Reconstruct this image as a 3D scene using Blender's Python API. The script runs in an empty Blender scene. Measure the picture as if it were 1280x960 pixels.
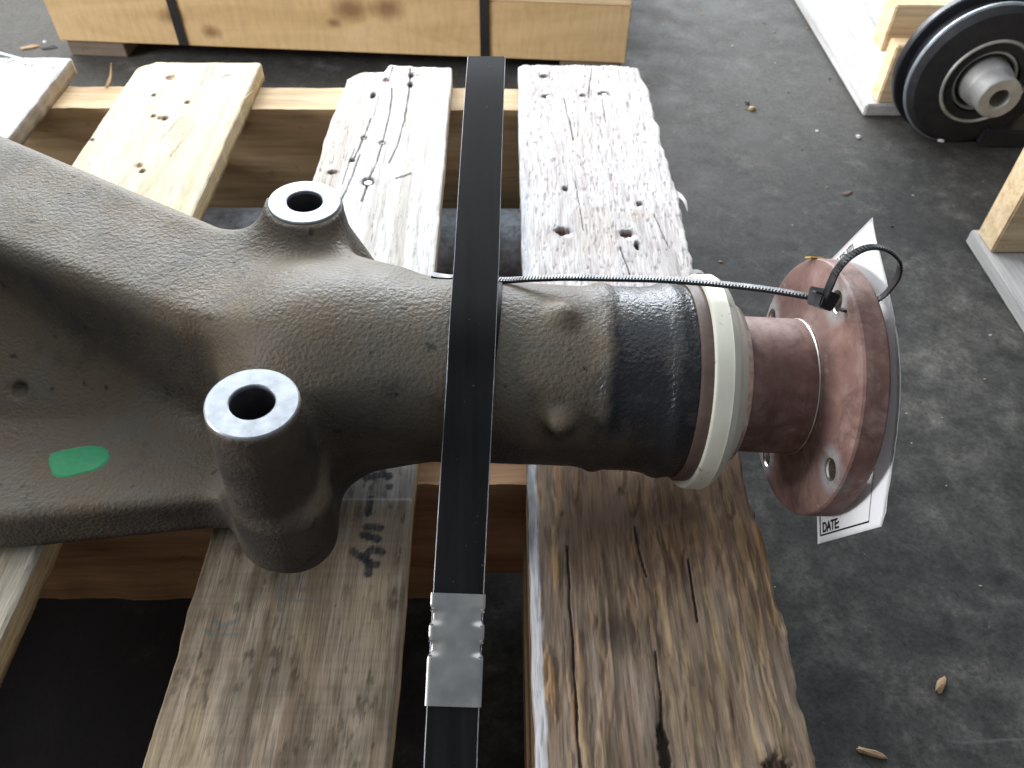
import bpy, bmesh, math, random
import numpy as np
from mathutils import Vector, Matrix
from mathutils.bvhtree import BVHTree
random.seed(7)
SC = bpy.context.scene
COL = SC.collection

# ------------------------------------------------------------------ camera
def nrm(v):
    v = np.array(v, float); return v / np.linalg.norm(v)
F = 1000.0
_yc = nrm([-.011, 1.091, -1.0]); _xc = np.array([1, -.0135, 0.]); _xc = nrm(_xc - _yc * (_xc @ _yc))
CAM = np.stack([_xc, _yc, np.cross(_xc, _yc)], 1)           # world -> camera
FW = CAM.T @ np.array([0, 0, -1.]); EYE = -FW * 0.60
def ray(px, py): return CAM.T @ np.array([(px - 640) / F, -(py - 480) / F, -1.])
def atz(px, py, z=0.): d = ray(px, py); return EYE + d * (z - EYE[2]) / d[2]
def aty(px, py, y): d = ray(px, py); return EYE + d * (y - EYE[1]) / d[1]
def atd(px, py, dep): return EYE + ray(px, py) * dep
cam = bpy.data.cameras.new('camera'); co = bpy.data.objects.new('camera', cam); COL.objects.link(co)
m = Matrix([list(r) for r in CAM.T]).to_4x4(); m.translation = Vector(EYE); co.matrix_world = m
cam.sensor_width = 36; cam.lens = F / 1280 * 36; cam.clip_start = .01; cam.clip_end = 100
SC.camera = co
cam.dof.use_dof = True; cam.dof.focus_distance = .50; cam.dof.aperture_fstop = 13

# ------------------------------------------------------------------ light
w = bpy.data.worlds.new('World'); SC.world = w; w.use_nodes = True
bg = w.node_tree.nodes['Background']; bg.inputs[0].default_value = (.80, .88, 1, 1); bg.inputs[1].default_value = .235
def area(name, loc, tgt, sx, sy, power, col):
    l = bpy.data.lights.new(name, 'AREA'); l.shape = 'RECTANGLE'; l.size = sx; l.size_y = sy; l.energy = power; l.color = col
    o = bpy.data.objects.new(name, l); COL.objects.link(o); o.location = loc
    o.rotation_euler = (Vector(tgt) - Vector(loc)).to_track_quat('-Z', 'Y').to_euler()
    return o
area('bay_door_light', (-1.2, 1.8, 1.2), (0, .25, 0), 1.5, 1.0, 58, (.93, .97, 1))
area('bay_door_low_light', (.1, 3.3, 1.05), (0, .2, 0), 2.6, 1.3, 190, (.88, .94, 1))
area('roof_light', (0, 1.2, 3), (0, 1, 0), 5, 3.4, 52, (.92, .97, 1))
area('side_door_light', (-3.6, -.35, 1.15), (.4, .6, 0), 1.5, .8, 185, (.97, .98, 1))
SC.view_settings.view_transform = 'Standard'; SC.view_settings.look = 'None'
SC.view_settings.exposure = .18; SC.view_settings.gamma = 1
SC.render.engine = 'CYCLES'; SC.cycles.use_denoising = True

# ------------------------------------------------------------------ numpy noise
def _hash(ix, iy, s):
    h = (ix.astype(np.int64) * 374761393 + iy.astype(np.int64) * 668265263 + s * 974634343) & 0x7fffffff
    h = ((h ^ (h >> 13)) * 1274126177) & 0x7fffffff
    return ((h ^ (h >> 16)) & 0xffff) / 65535.0
def vn(x, y, s=0):
    x = np.asarray(x, float); y = np.asarray(y, float)
    ix = np.floor(x); iy = np.floor(y); fx = x - ix; fy = y - iy
    fx = fx * fx * (3 - 2 * fx); fy = fy * fy * (3 - 2 * fy)
    a = _hash(ix, iy, s); b = _hash(ix + 1, iy, s); c = _hash(ix, iy + 1, s); d = _hash(ix + 1, iy + 1, s)
    return (a * (1 - fx) + b * fx) * (1 - fy) + (c * (1 - fx) + d * fx) * fy
def fbm(x, y, s=0, o=4):
    t = 0; a = .5; n = 0
    for k in range(o):
        t = t + a * vn(x * 2 ** k + 17.3 * k, y * 2 ** k - 9.1 * k, s + k); n += a; a *= .55
    return t / n
def sst(a, b, x):
    t = np.clip((x - a) / (b - a), 0, 1); return t * t * (3 - 2 * t)
def segd(X, Y, pts):
    pts = [pts[0]] + list(pts) if len(pts) == 1 else pts
    d = np.full(np.shape(X), 9.)
    for (ax, ay), (bx, by) in zip(pts[:-1], pts[1:]):
        L = (bx - ax) ** 2 + (by - ay) ** 2 + 1e-12
        t = np.clip(((X - ax) * (bx - ax) + (Y - ay) * (by - ay)) / L, 0, 1)
        d = np.minimum(d, np.hypot(X - ax - t * (bx - ax), Y - ay - t * (by - ay)))
    return d

# ------------------------------------------------------------------ objects
def link(name, me, mat=None, parent=None):
    o = bpy.data.objects.new(name, me); COL.objects.link(o)
    if mat is not None and me is not None and hasattr(me, 'materials') and not me.materials: me.materials.append(mat)
    if parent is not None: o.parent = parent
    return o
def tag(o, label, cat, group=None, kind=None):
    if label: o['label'] = label
    if cat: o['category'] = cat
    if group: o['group'] = group
    if kind: o['kind'] = kind
    return o
def thing(name, label, cat, loc=(0, 0, 0), group=None):
    o = bpy.data.objects.new(name, None); COL.objects.link(o); o.location = loc; o.empty_display_size = .02
    return tag(o, label, cat, group)
def mesh(name, verts, faces, smooth=False):
    me = bpy.data.meshes.new(name); me.from_pydata([tuple(map(float, v)) for v in verts], [], faces); me.validate()
    if smooth: me.shade_smooth()
    me.update(); return me
def fast_mesh(name, V, Q, smooth=True):
    me = bpy.data.meshes.new(name); V = np.asarray(V, np.float32); Q = np.asarray(Q, np.int32)
    me.vertices.add(len(V)); me.vertices.foreach_set('co', V.ravel())
    me.loops.add(Q.size); me.loops.foreach_set('vertex_index', Q.ravel())
    me.polygons.add(len(Q)); me.polygons.foreach_set('loop_start', np.arange(0, Q.size, Q.shape[1], dtype=np.int32))
    me.update(calc_edges=True)
    if smooth: me.shade_smooth()
    return me
def box_me(name, x0, x1, y0, y1, z0, z1, bev=.0015, rough=0, seg=2):
    bm = bmesh.new()
    bmesh.ops.create_cube(bm, size=1)
    for v in bm.verts:
        v.co = ((x0 + x1) / 2 + v.co.x * (x1 - x0), (y0 + y1) / 2 + v.co.y * (y1 - y0), (z0 + z1) / 2 + v.co.z * (z1 - z0))
    if bev: bmesh.ops.bevel(bm, geom=bm.edges[:], offset=bev, segments=seg, affect='EDGES')
    me = bpy.data.meshes.new(name); bm.to_mesh(me); bm.free(); return me
def parented(o, p):
    """parent keeping world position (parents only translate)"""
    o.parent = p; o.location = Vector(o.location) - Vector(p.location); return o
def lathe(name, prof, n=96, smooth=True, closed=True):
    """profile of (x, r) round the local X axis"""
    V = []; Fc = []
    k = len(prof)
    for i in range(n):
        a = 2 * math.pi * i / n
        for x, r in prof: V.append((x, r * math.cos(a), r * math.sin(a)))
    for i in range(n):
        j = (i + 1) % n
        for q in range(k if closed else k - 1):
            q2 = (q + 1) % k
            Fc.append((i * k + q, j * k + q, j * k + q2, i * k + q2))
    me = mesh(name, V, Fc, smooth)
    bm = bmesh.new(); bm.from_mesh(me); bmesh.ops.recalc_face_normals(bm, faces=bm.faces[:])
    if smooth:
        for e in bm.edges:
            if len(e.link_faces) == 2 and e.calc_face_angle(0) > .55: e.smooth = False
    bm.to_mesh(me); bm.free()
    return me
def sweep(name, P, Nn, wd, th, cap=True):
    """flat strip of width wd and thickness th along P with normals Nn (centre line on its underside)"""
    P = np.array(P, float); Nn = np.array(Nn, float); n = len(P)
    T = np.gradient(P, axis=0); T /= np.linalg.norm(T, axis=1)[:, None]
    Nn = Nn - T * (Nn * T).sum(1)[:, None]; Nn /= np.linalg.norm(Nn, axis=1)[:, None]
    S = np.cross(T, Nn)
    if np.isscalar(wd): wd = np.full(n, wd)
    b = min(th * .3, .0004)
    sec = [(-.5, -b, 0), (.5, -b, 0), (.5, 0, b), (.5, 0, th - b), (.5, -b, th), (-.5, -b, th), (-.5, 0, th - b), (-.5, 0, b)]
    V = []; Fc = []
    for i in range(n):
        for s, c, h in sec:
            V.append(P[i] + S[i] * (s * wd[i] + (c if s > 0 else -c)) + Nn[i] * h)
    k = len(sec)
    for i in range(n - 1):
        for q in range(k): Fc.append((i * k + q, i * k + (q + 1) % k, (i + 1) * k + (q + 1) % k, (i + 1) * k + q))
    if cap: Fc.append(tuple(range(k))[::-1]); Fc.append(tuple((n - 1) * k + q for q in range(k)))
    me = mesh(name, V, Fc)
    bm = bmesh.new(); bm.from_mesh(me); bmesh.ops.recalc_face_normals(bm, faces=bm.faces[:])
    for f in bm.faces: f.smooth = True
    for e in bm.edges:
        if len(e.link_faces) == 2 and e.calc_face_angle(0) > .4: e.smooth = False
    bm.to_mesh(me); bm.free()
    return me, P, T, S, Nn
def spline(pts, n):
    pts = np.array(pts, float); k = len(pts)
    out = []
    ts = np.linspace(0, k - 1 - 1e-9, n)
    for t in ts:
        i = int(t); f = t - i
        p0 = pts[max(i - 1, 0)]; p1 = pts[i]; p2 = pts[i + 1]; p3 = pts[min(i + 2, k - 1)]
        out.append(.5 * (2 * p1 + (p2 - p0) * f + (2 * p0 - 5 * p1 + 4 * p2 - p3) * f * f + (3 * p1 - p0 - 3 * p2 + p3) * f ** 3))
    return np.array(out)

# ------------------------------------------------------------------ materials
class NT:
    def __init__(s, name):
        s.m = bpy.data.materials.new(name); s.m.use_nodes = True; s.t = s.m.node_tree
        s.b = s.t.nodes['Principled BSDF']; s.tc = s.n('ShaderNodeTexCoord')
    def n(s, ty, **k):
        x = s.t.nodes.new(ty)
        for a, v in k.items(): setattr(x, a, v)
        return x
    def l(s, a, b): s.t.links.new(a, b)
    def mapping(s, scale, rot=(0, 0, 0), src='Object'):
        x = s.n('ShaderNodeMapping'); x.inputs['Scale'].default_value = scale; x.inputs['Rotation'].default_value = rot
        s.l(s.tc.outputs[src], x.inputs[0]); return x.outputs[0]
    def noise(s, vec, scale, detail=4, rough=.55, dist=0):
        x = s.n('ShaderNodeTexNoise'); x.inputs['Scale'].default_value = scale; x.inputs['Detail'].default_value = detail
        x.inputs['Roughness'].default_value = rough; x.inputs['Distortion'].default_value = dist
        s.l(vec, x.inputs['Vector']); return x.outputs['Fac']
    def ramp(s, fac, stops, interp='LINEAR'):
        x = s.n('ShaderNodeValToRGB'); e = x.color_ramp.elements; x.color_ramp.interpolation = interp
        while len(e) < len(stops): e.new(.5)
        for el, (p, c) in zip(e, stops):
            el.position = p; el.color = (c, c, c, 1) if np.isscalar(c) else (*c, 1)
        s.l(fac, x.inputs[0]); return x.outputs[0]
    def mix(s, fac, a, b, mode='MIX'):
        x = s.n('ShaderNodeMix', data_type='RGBA', blend_type=mode)
        for sock, v in ((x.inputs[0], fac), (x.inputs[6], a), (x.inputs[7], b)):
            if hasattr(v, 'is_linked'): s.l(v, sock)
            elif np.isscalar(v): sock.default_value = v
            else: sock.default_value = (*v, 1)
        return x.outputs[2]
    def math(s, op, a, b=0., clamp=False):
        x = s.n('ShaderNodeMath', operation=op, use_clamp=clamp)
        for i, v in enumerate((a, b)):
            if hasattr(v, 'is_linked'): s.l(v, x.inputs[i])
            else: x.inputs[i].default_value = v
        return x.outputs[0]
    def bump(s, h, strength, dist, prev=None):
        x = s.n('ShaderNodeBump'); x.inputs['Strength'].default_value = strength; x.inputs['Distance'].default_value = dist
        s.l(h, x.inputs['Height'])
        if prev: s.l(prev, x.inputs['Normal'])
        return x.outputs[0]
    def out(s, col=None, rough=.6, normal=None, metal=0, spec=.5):
        for nm, v in (('Base Color', col), ('Roughness', rough), ('Metallic', metal), ('Specular IOR Level', spec)):
            if v is None: continue
            if hasattr(v, 'is_linked'): s.l(v, s.b.inputs[nm])
            elif np.isscalar(v): s.b.inputs[nm].default_value = v
            else: s.b.inputs[nm].default_value = (*v, 1)
        if normal: s.l(normal, s.b.inputs['Normal'])
        return s.m
    def sep(s):
        x = s.n('ShaderNodeSeparateXYZ'); s.l(s.tc.outputs['Object'], x.inputs[0]); return x.outputs

def wood(name, light, dark, axis='x', rough=.75, grain=1.0, gain=1.0):
    t = NT(name)
    sc = {'x': (6, 110, 110), 'y': (110, 6, 110), 'z': (110, 110, 6)}[axis]
    sc2 = {'x': (2.2, 22, 22), 'y': (22, 2.2, 22), 'z': (22, 22, 2.2)}[axis]
    fine = t.noise(t.mapping(tuple(q * grain for q in sc)), 1.6, 5, .6, .3)
    big = t.noise(t.mapping(sc2), 1.0, 5, .6, 1.2)
    rings = t.ramp(big, [(.3, dark), (.48, tuple((a + b) / 2 for a, b in zip(light, dark))), (.66, light)])
    f = t.ramp(fine, [(.25, .62), (.6, 1.08)])
    c = t.mix(.75, rings, f, 'MULTIPLY')
    spots = t.noise(t.mapping((1, 1, 1)), 60, 2, .5)
    c = t.mix(t.ramp(spots, [(.66, 0), (.78, .35)]), c, tuple(q * .35 for q in dark))
    nb = t.bump(fine, .5, .0006)
    return t.out(c, rough, nb, spec=.25)

def board_mat():
    t = NT('weathered_deck_wood')
    at = t.n('ShaderNodeAttribute', attribute_name='Col')
    fine = t.noise(t.mapping((480, 22, 480)), 1.5, 4, .65, .25)
    pores = t.noise(t.mapping((900, 60, 900)), 1, 2, .5)
    c = t.mix(.8, at.outputs['Color'], t.ramp(fine, [(.30, .52), (.5, .95), (.66, 1.12)]), 'MULTIPLY')
    c = t.mix(.5, c, t.ramp(pores, [(.3, .75), (.6, 1.05)]), 'MULTIPLY')
    nb = t.bump(pores, .35, .0004, t.bump(fine, .5, .0007))
    return t.out(c, .82, nb, spec=.2)
M_BOARD = board_mat()
M_PINE = wood('pale_pine', (.74, .58, .37), (.56, .39, .22), 'x')
M_PINE_Z = wood('pale_pine_upright', (.60, .45, .27), (.42, .28, .14), 'x', grain=.8)
M_STR = wood('stringer_wood', (.44, .26, .14), (.24, .125, .06), 'x')
M_RUN = wood('runner_wood', (.34, .22, .12), (.22, .13, .07), 'y')
M_OLD = wood('old_grey_wood', (.20, .16, .13), (.10, .075, .06), 'x')
M_GREYWOOD = wood('bleached_board', (.50, .49, .48), (.38, .365, .35), 'y')

def casting_mat():
    t = NT('painted_cast_iron'); x, y, z = t.sep()
    v = t.mapping((1, 1, 1))
    peel = t.noise(v, 430, 2, .5); fine = t.noise(v, 900, 2, .5)
    patch = t.noise(v, 14, 4, .6, .4); patch2 = t.noise(v, 34, 4, .6)
    ge = t.n('ShaderNodeNewGeometry'); sx = t.n('ShaderNodeSeparateXYZ'); t.l(ge.outputs['Normal'], sx.inputs[0])
    c = t.mix(t.ramp(patch2, [(.40, 0), (.66, 1)]), (.042, .036, .032), (.064, .053, .043))
    # tan dust tone, painted lighter on upward faces to imitate top light
    top_lit = t.math('ADD', sx.outputs[2], t.math('MULTIPLY', t.math('SUBTRACT', patch, .5), 1.0))
    c = t.mix(t.ramp(top_lit, [(-.25, 0), (.52, .66)]), c, t.mix(t.ramp(patch, [(.42, 0), (.6, 1)]), (.165, .144, .112), (.172, .130, .080)))
    spots = t.noise(v, 95, 2, .5)
    c = t.mix(t.ramp(spots, [(.68, 0), (.74, .7)]), c, (.020, .017, .016))
    sm = t.noise(v, 22, 5, .7, .5); c = t.mix(t.ramp(sm, [(.56, 0), (.70, .55)]), c, (.030, .026, .026))
    # fresh black paint at the nose end, ragged edge
    e = t.math('ADD', x, t.math('MULTIPLY', t.math('SUBTRACT', t.noise(v, 30, 4, .6), .5), .085))
    blk = t.ramp(t.math('MULTIPLY', e, 10, True), [(.28, 0), (.54, 1)])
    c = t.mix(blk, c, (.010, .011, .014))
    r = t.mix(blk, t.ramp(patch2, [(.3, .44), (.7, .60)]), (.35, .35, .35))
    dust = t.ramp(t.noise(v, 42, 5, .65), [(.50, 0), (.70, .45)])
    c = t.mix(t.math('MULTIPLY', dust, blk), c, (.10, .085, .066))
    nb = t.bump(fine, .25, .0005, t.bump(peel, .72, .0013))
    bs = t.math('SUBTRACT', .72, t.math('MULTIPLY', blk, .14))
    for q in t.t.nodes:
        if q.type == 'BUMP' and abs(q.inputs['Strength'].default_value - .72) < 1e-4: t.l(bs, q.inputs['Strength'])
    return t.out(c, r, nb, spec=t.mix(blk, (.25, .25, .25), (.5, .5, .5)))
M_CAST = casting_mat()

def machined():
    t = NT('machined_steel'); v = t.mapping((1, 1, 1))
    n = t.noise(v, 160, 4, .6); c = t.ramp(n, [(.3, (.25, .27, .30)), (.7, (.40, .43, .47))])
    return t.out(c, .42, t.bump(t.noise(v, 1200, 2), .08, .0002), metal=.55)
M_MACH = machined()
def simple(name, col, rough, metal=0, ns=120, var=.3, bump=.2, bd=.0004, spec=.5):
    t = NT(name); v = t.mapping((1, 1, 1)); n = t.noise(v, ns, 4, .6)
    c = t.ramp(n, [(.25, tuple(q * (1 - var) for q in col)), (.75, tuple(min(1, q * (1 + var)) for q in col))])
    r = t.ramp(t.noise(v, ns * .6, 3), [(.3, max(.05, rough - .08)), (.7, min(1, rough + .08))])
    return t.out(c, r, t.bump(n, bump, bd), metal=metal, spec=spec)
M_BORE = simple('bore_steel', (.05, .047, .05), .5)
M_GASKET = simple('brown_gasket', (.075, .045, .035), .6)
def seal_mat():
    t = NT('zinc_plated_cover'); v = t.mapping((1, 1, 1))
    n = t.noise(t.mapping((40, 18, 18)), 1, 4, .6)
    c = t.ramp(n, [(.3, (.50, .49, .41)), (.7, (.62, .61, .52))])
    s = t.noise(v, 130, 3, .6); c = t.mix(t.ramp(s, [(.66, 0), (.74, .7)]), c, (.16, .13, .10))
    return t.out(c, .46, t.bump(t.noise(v, 300, 3), .1, .0003), metal=.25)
M_SEAL = seal_mat()
HOLES = [math.radians(-3.5 + 90 * k) for k in range(4)]; BC = .0675
def flange_mat():
    t = NT('red_oxide_primer'); v = t.mapping((1, 1, 1))
    n = t.noise(v, 26, 5, .65, .5)
    c = t.ramp(n, [(.28, (.105, .048, .039)), (.5, (.175, .096, .080)), (.72, (.27, .175, .150))])
    streak = t.noise(t.mapping((180, 20, 20)), 1, 3, .6); c = t.mix(.45, c, t.ramp(streak, [(.3, .65), (.65, 1.15)]), 'MULTIPLY')
    for a in HOLES:
        d = t.n('ShaderNodeVectorMath', operation='DISTANCE'); d.inputs[1].default_value = (.176, BC * math.cos(a), BC * math.sin(a))
        t.l(t.tc.outputs['Object'], d.inputs[0])
        e = t.math('ADD', d.outputs['Value'], t.math('MULTIPLY', t.math('SUBTRACT', n, .5), .008))
        c = t.mix(t.ramp(t.math('MULTIPLY', e, 20), [(.19, .85), (.33, 0)]), c, (.26, .255, .255))
    gr = t.noise(v, 44, 5, .7, .6); c = t.mix(t.ramp(gr, [(.48, 0), (.66, .75)]), c, (.085, .045, .035))
    wr = t.noise(v, 30, 4, .65, .3); c = t.mix(t.ramp(wr, [(.58, 0), (.72, .5)]), c, (.27, .20, .18))
    edge = t.noise(v, 110, 4, .6)
    c = t.mix(t.ramp(edge, [(.64, 0), (.74, .6)]), c, (.30, .24, .21))
    return t.out(c, .62, t.bump(t.noise(v, 240, 4, .6), .3, .0006), spec=.38, metal=.05)
M_FLANGE = flange_mat()
M_BAREMETAL = simple('bare_bright_steel', (.55, .50, .46), .35, 1, 200, .4)
M_BLACKSTRAP = None
def strap_mat():
    t = NT('black_steel_strapping'); v = t.mapping((1, 1, 1))
    n = t.noise(t.mapping((160, 9, 9)), 1, 4, .6)
    c = t.ramp(n, [(.3, (.006, .006, .0065)), (.7, (.011, .011, .012))])
    s = t.noise(v, 420, 2); c = t.mix(t.ramp(s, [(.74, 0), (.78, .5)]), c, (.2, .19, .17))
    return t.out(c, t.ramp(n, [(.3, .45), (.7, .58)]), t.bump(n, .06, .0004), spec=.11)
M_STRAP = strap_mat()
M_EDGE = simple('bare_strap_edge', (.42, .43, .46), .4, 1)
M_CLIP = simple('galvanised_seal', (.50, .49, .46), .36, 1, 90, .14, .12, .0005)
M_PLASTIC = simple('black_nylon', (.012, .012, .014), .30, 0, 200, .2, .05)
M_PAPER = simple('white_tag_paper', (.82, .82, .83), .55, 0, 60, .03, .06)
M_INK = simple('black_ink', (.012, .012, .016), .6, 0, 90, .1, 0)
M_GREEN = simple('green_paint', (.008, .27, .10), .55, 0, 260, .10, .5, .0007)
M_DARKTUBE = simple('black_crusted_steel', (.38, .42, .48), .4, 0, 90, .55, .9, .004)
M_BLACKPAINT = simple('satin_black_paint', (.011, .011, .014), .45, 0, 60, .35, .15)
M_BLACKMATT = simple('dull_black_rubber', (.017, .017, .019), .75, 0, 60, .35, .15, spec=.2)
M_RIM = simple('worn_grey_rim', (.26, .29, .32), .45, .6, 80, .3)
M_STUB = simple('dull_grey_steel', (.30, .30, .29), .5, .4, 45, .25)
M_CRATESTRAP = simple('dull_black_band', (.010, .010, .013), .45, 0, 40, .2)
M_YELLOW = simple('yellow_paint', (.62, .36, .03), .5)
M_CHIPDARK = simple('dark_grit', (.035, .032, .03), .8, 0, 90, .5)
M_CHIPWOOD = simple('wood_splinter', (.34, .22, .12), .75, 0, 60, .35)
M_CHIPWHITE = simple('pale_grit', (.55, .55, .53), .7, 0, 60, .2)
M_LEAF = simple('dry_brown_leaf', (.09, .05, .035), .7, 0, 60, .35)
M_STONE = simple('tan_pebble', (.38, .25, .11), .7, 0, 60, .3)
M_NAIL = simple('bright_nail_steel', (.65, .62, .58), .38, .8, 120, .25)
M_RUST = simple('rusty_nail', (.14, .06, .03), .8, 0, 150, .4)

ZF = -.19
def floor_mat():
    t = NT('stained_concrete'); v = t.mapping((1, 1, 1))
    a = t.noise(v, 3.2, 5, .62, .5); b = t.noise(v, 17, 6, .68, .3); f = t.noise(v, 260, 4, .7)
    c = t.ramp(b, [(.30, (.021, .0195, .018)), (.43, (.042, .040, .037)), (.55, (.066, .063, .057)), (.70, (.125, .118, .106))])
    c = t.mix(t.ramp(a, [(.36, .7), (.62, 0)]), c, (.024, .0245, .026))
    m2 = t.noise(v, 42, 5, .7, .4); c = t.mix(.8, c, t.ramp(m2, [(.32, .55), (.5, .95), (.7, 1.4)]), 'MULTIPLY')
    c = t.mix(.8, c, t.ramp(f, [(.3, .5), (.68, 1.3)]), 'MULTIPLY')
    g = t.noise(v, 70, 3, .6, .2); c = t.mix(t.ramp(g, [(.66, 0), (.74, .6)]), c, (.030, .027, .026))
    p = t.noise(v, 48, 4, .6, .5); c = t.mix(t.ramp(p, [(.68, 0), (.76, .5)]), c, (.19, .185, .17))
    sc = t.noise(t.mapping((4, 60, 10), (0, 0, .6)), 1, 5, .7, .6); c = t.mix(t.ramp(sc, [(.64, 0), (.72, .25)]), c, (.17, .17, .165))
    d = t.n('ShaderNodeVectorMath', operation='DISTANCE'); d.inputs[1].default_value = (.30, 1.05, ZF); t.l(t.tc.outputs['Object'], d.inputs[0])
    d3 = t.n('ShaderNodeVectorMath', operation='DISTANCE'); d3.inputs[1].default_value = (-1.05, 1.2, ZF); t.l(t.tc.outputs['Object'], d3.inputs[0])
    e = t.math('ADD', t.math('MINIMUM', d.outputs['Value'], t.math('SUBTRACT', d3.outputs['Value'], .15)), t.math('MULTIPLY', t.math('SUBTRACT', b, .5), 1.1))      # floor painted lighter at the back, standing in for stronger light there
    c = t.mix(t.ramp(e, [(.10, .8), (.62, 0)]), c, t.ramp(f, [(.3, (.042, .039, .034)), (.7, (.088, .082, .072))]))
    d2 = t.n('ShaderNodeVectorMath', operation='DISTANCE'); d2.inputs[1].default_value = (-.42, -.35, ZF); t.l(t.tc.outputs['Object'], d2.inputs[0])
    e2 = t.math('ADD', d2.outputs['Value'], t.math('MULTIPLY', t.math('SUBTRACT', b, .5), .5))       # near-black patch painting the deep shade under the pallet
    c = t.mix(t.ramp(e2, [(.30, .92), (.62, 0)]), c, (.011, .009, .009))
    r = t.ramp(b, [(.3, .62), (.7, .85)])
    nb = t.bump(f, .3, .0007, t.bump(b, .25, .003))
    return t.out(c, r, nb, spec=.2)
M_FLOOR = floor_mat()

# ------------------------------------------------------------------ floor
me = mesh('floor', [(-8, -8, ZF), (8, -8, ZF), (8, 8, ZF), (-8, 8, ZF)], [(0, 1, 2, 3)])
tag(link('floor', me, M_FLOOR), 'grey stained concrete workshop floor', None, None, 'structure')

# ------------------------------------------------------------------ pallet
pallet = thing('wooden_pallet', 'weathered wooden pallet of spaced deck boards carrying the axle nose', 'pallet', (-.2, 0, ZF))
def deck_board(x0, x1, y0, y1, th, colour, height, res, edge_l, edge_r, end_far, seed, bev=.0012, bevl=None, z=0.):
    nx = int((x1 - x0) / (res * .6)) + 1; ny = int((y1 - y0) / (res * 1.35)) + 1
    U, Vv = np.meshgrid(np.linspace(0, 1, nx), np.linspace(0, 1, ny))
    yy = y0 + Vv * (y1 - y0)
    xl = x0 + edge_l(yy); xr = x1 + edge_r(yy)
    X = xl + U * (xr - xl)
    Y = yy + (sst(.82, 1., Vv) * end_far(X))
    H = height(X, Y)
    dl = X - xl; dr = xr - X; de = (1 - Vv) * (y1 - y0)
    bl = bevl or bev
    H = H - (np.clip(1 - dl / bl, 0, 1) ** 2) * bl * .6 - (np.clip(1 - dr / (bev * 2), 0, 1) ** 2) * bev * 1.2 - (np.clip(1 - de / .002, 0, 1) ** 2) * .0015
    C = colour(X, Y, dl, dr)
    Vt = np.stack([X, Y, z + H], -1).reshape(-1, 3)
    Ct = np.concatenate([C, np.ones(C.shape[:2] + (1,))], -1).reshape(-1, 4)
    idx = np.arange(nx * ny).reshape(ny, nx)
    Q = [np.stack([idx[:-1, :-1], idx[:-1, 1:], idx[1:, 1:], idx[1:, :-1]], -1).reshape(-1, 4)]
    V = [Vt]; CC = [Ct]; base = len(Vt)
    # walls round the rim
    ring = np.concatenate([idx[0, :], idx[1:, -1], idx[-1, -2::-1], idx[-2:0:-1, 0]])
    top = Vt[ring]; n = len(ring)
    levels = [0., .3, .65, 1.]
    sidecol = Ct[ring].copy()
    rows = []
    cen = np.array([(x0 + x1) / 2, (y0 + y1) / 2])
    s = np.concatenate([[0], np.cumsum(np.hypot(*np.diff(top[:, :2], axis=0).T))])
    for k, lv in enumerate(levels):
        p = top.copy(); p[:, 2] = top[:, 2] * (1 - lv) + (z - th) * lv
        if 0 < lv < 1:
            out = (fbm(s / .008, np.full(n, lv * 9), seed + 40) - .5) * .0016
            side = np.where(np.abs(p[:, 0] - cen[0]) / (x1 - x0) > np.abs(p[:, 1] - cen[1]) / (y1 - y0), 0, 1)
            p[:, 0] += np.where(side == 0, np.sign(p[:, 0] - cen[0]) * out, 0)
        V.append(p)
        g = .72 + .5 * fbm(s / .05, np.full(n, lv * 3.1), seed + 50)
        cl = sidecol.copy(); sc = SIDE_TINT.get(seed)
        if sc is not None and k > 0: cl[:, :3] = np.array(sc) * g[:, None]
        if sc is not None and k == 0: cl[:, :3] = .5 * cl[:, :3] + .5 * np.array(sc) * g[:, None]
        CC.append(cl); rows.append(np.arange(base, base + n)); base += n
    for a, b in zip(rows[:-1], rows[1:]):
        Q.append(np.stack([a, b, np.roll(b, -1), np.roll(a, -1)], -1))
    # underside
    bt = rows[-1]; L = nx + ny - 1
    ia = bt[:nx]; 
    # underside as quads between left and right rims
    right = bt[nx - 1:nx - 1 + ny]; left = np.concatenate([[bt[0]], bt[:-(ny - 1) - 1:-1][:ny - 1]])[:ny]
    k = min(len(left), len(right))
    Q.append(np.stack([left[:k - 1], left[1:k], right[1:k], right[:k - 1]], -1))
    me = fast_mesh('deck_board', np.concatenate(V), np.concatenate(Q))
    ca = me.color_attributes.new('Col', 'FLOAT_COLOR', 'POINT')
    ca.data.foreach_set('color', np.concatenate(CC).astype(np.float32).ravel())
    o = link('deck_board', me, M_BOARD, pallet); o.location = -Vector(pallet.location)
    return o
SIDE_TINT = {1: (.62, .47, .27), 2: (.60, .46, .30), 3: (.40, .36, .33), 4: (.36, .28, .19)}
def L3(a, b, t): return np.array(a) * (1 - t[..., None]) + np.array(b) * t[..., None]
def hole(H, C, X, Y, x, y, rx, ry, dp, dark=(.035, .02, .012), seed=0, halo=.5):
    """a nail hole / pit with a ragged rim"""
    q = np.hypot((X - x) / rx, (Y - y) / ry) + (fbm((X + seed) / .003, Y / .003, 70 + seed) - .5) * .7
    k = 1 - sst(.75, 1.05, q)
    if H is not None: H -= k * dp
    if C is not None:
        C[:] = C * (1 - k[..., None]) + np.array(dark) * k[..., None]
        h = (1 - sst(.9, 2., q)) * (1 - k) * halo
        C[:] = C * (1 - h[..., None] * .6)
    return k
def stroke(C, X, Y, pts, wd, col, op=.85, seed=0):
    d = segd(X + (fbm(Y / .004, X / .004, seed) - .5) * .0016, Y, pts)
    k = (1 - sst(wd * .75, wd * 1.15, d)) * op * (.55 + .7 * fbm(X / .0012, Y / .004, 9 + seed)).clip(0, 1)
    C[:] = C * (1 - k[..., None]) + np.array(col) * k[..., None]
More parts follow.
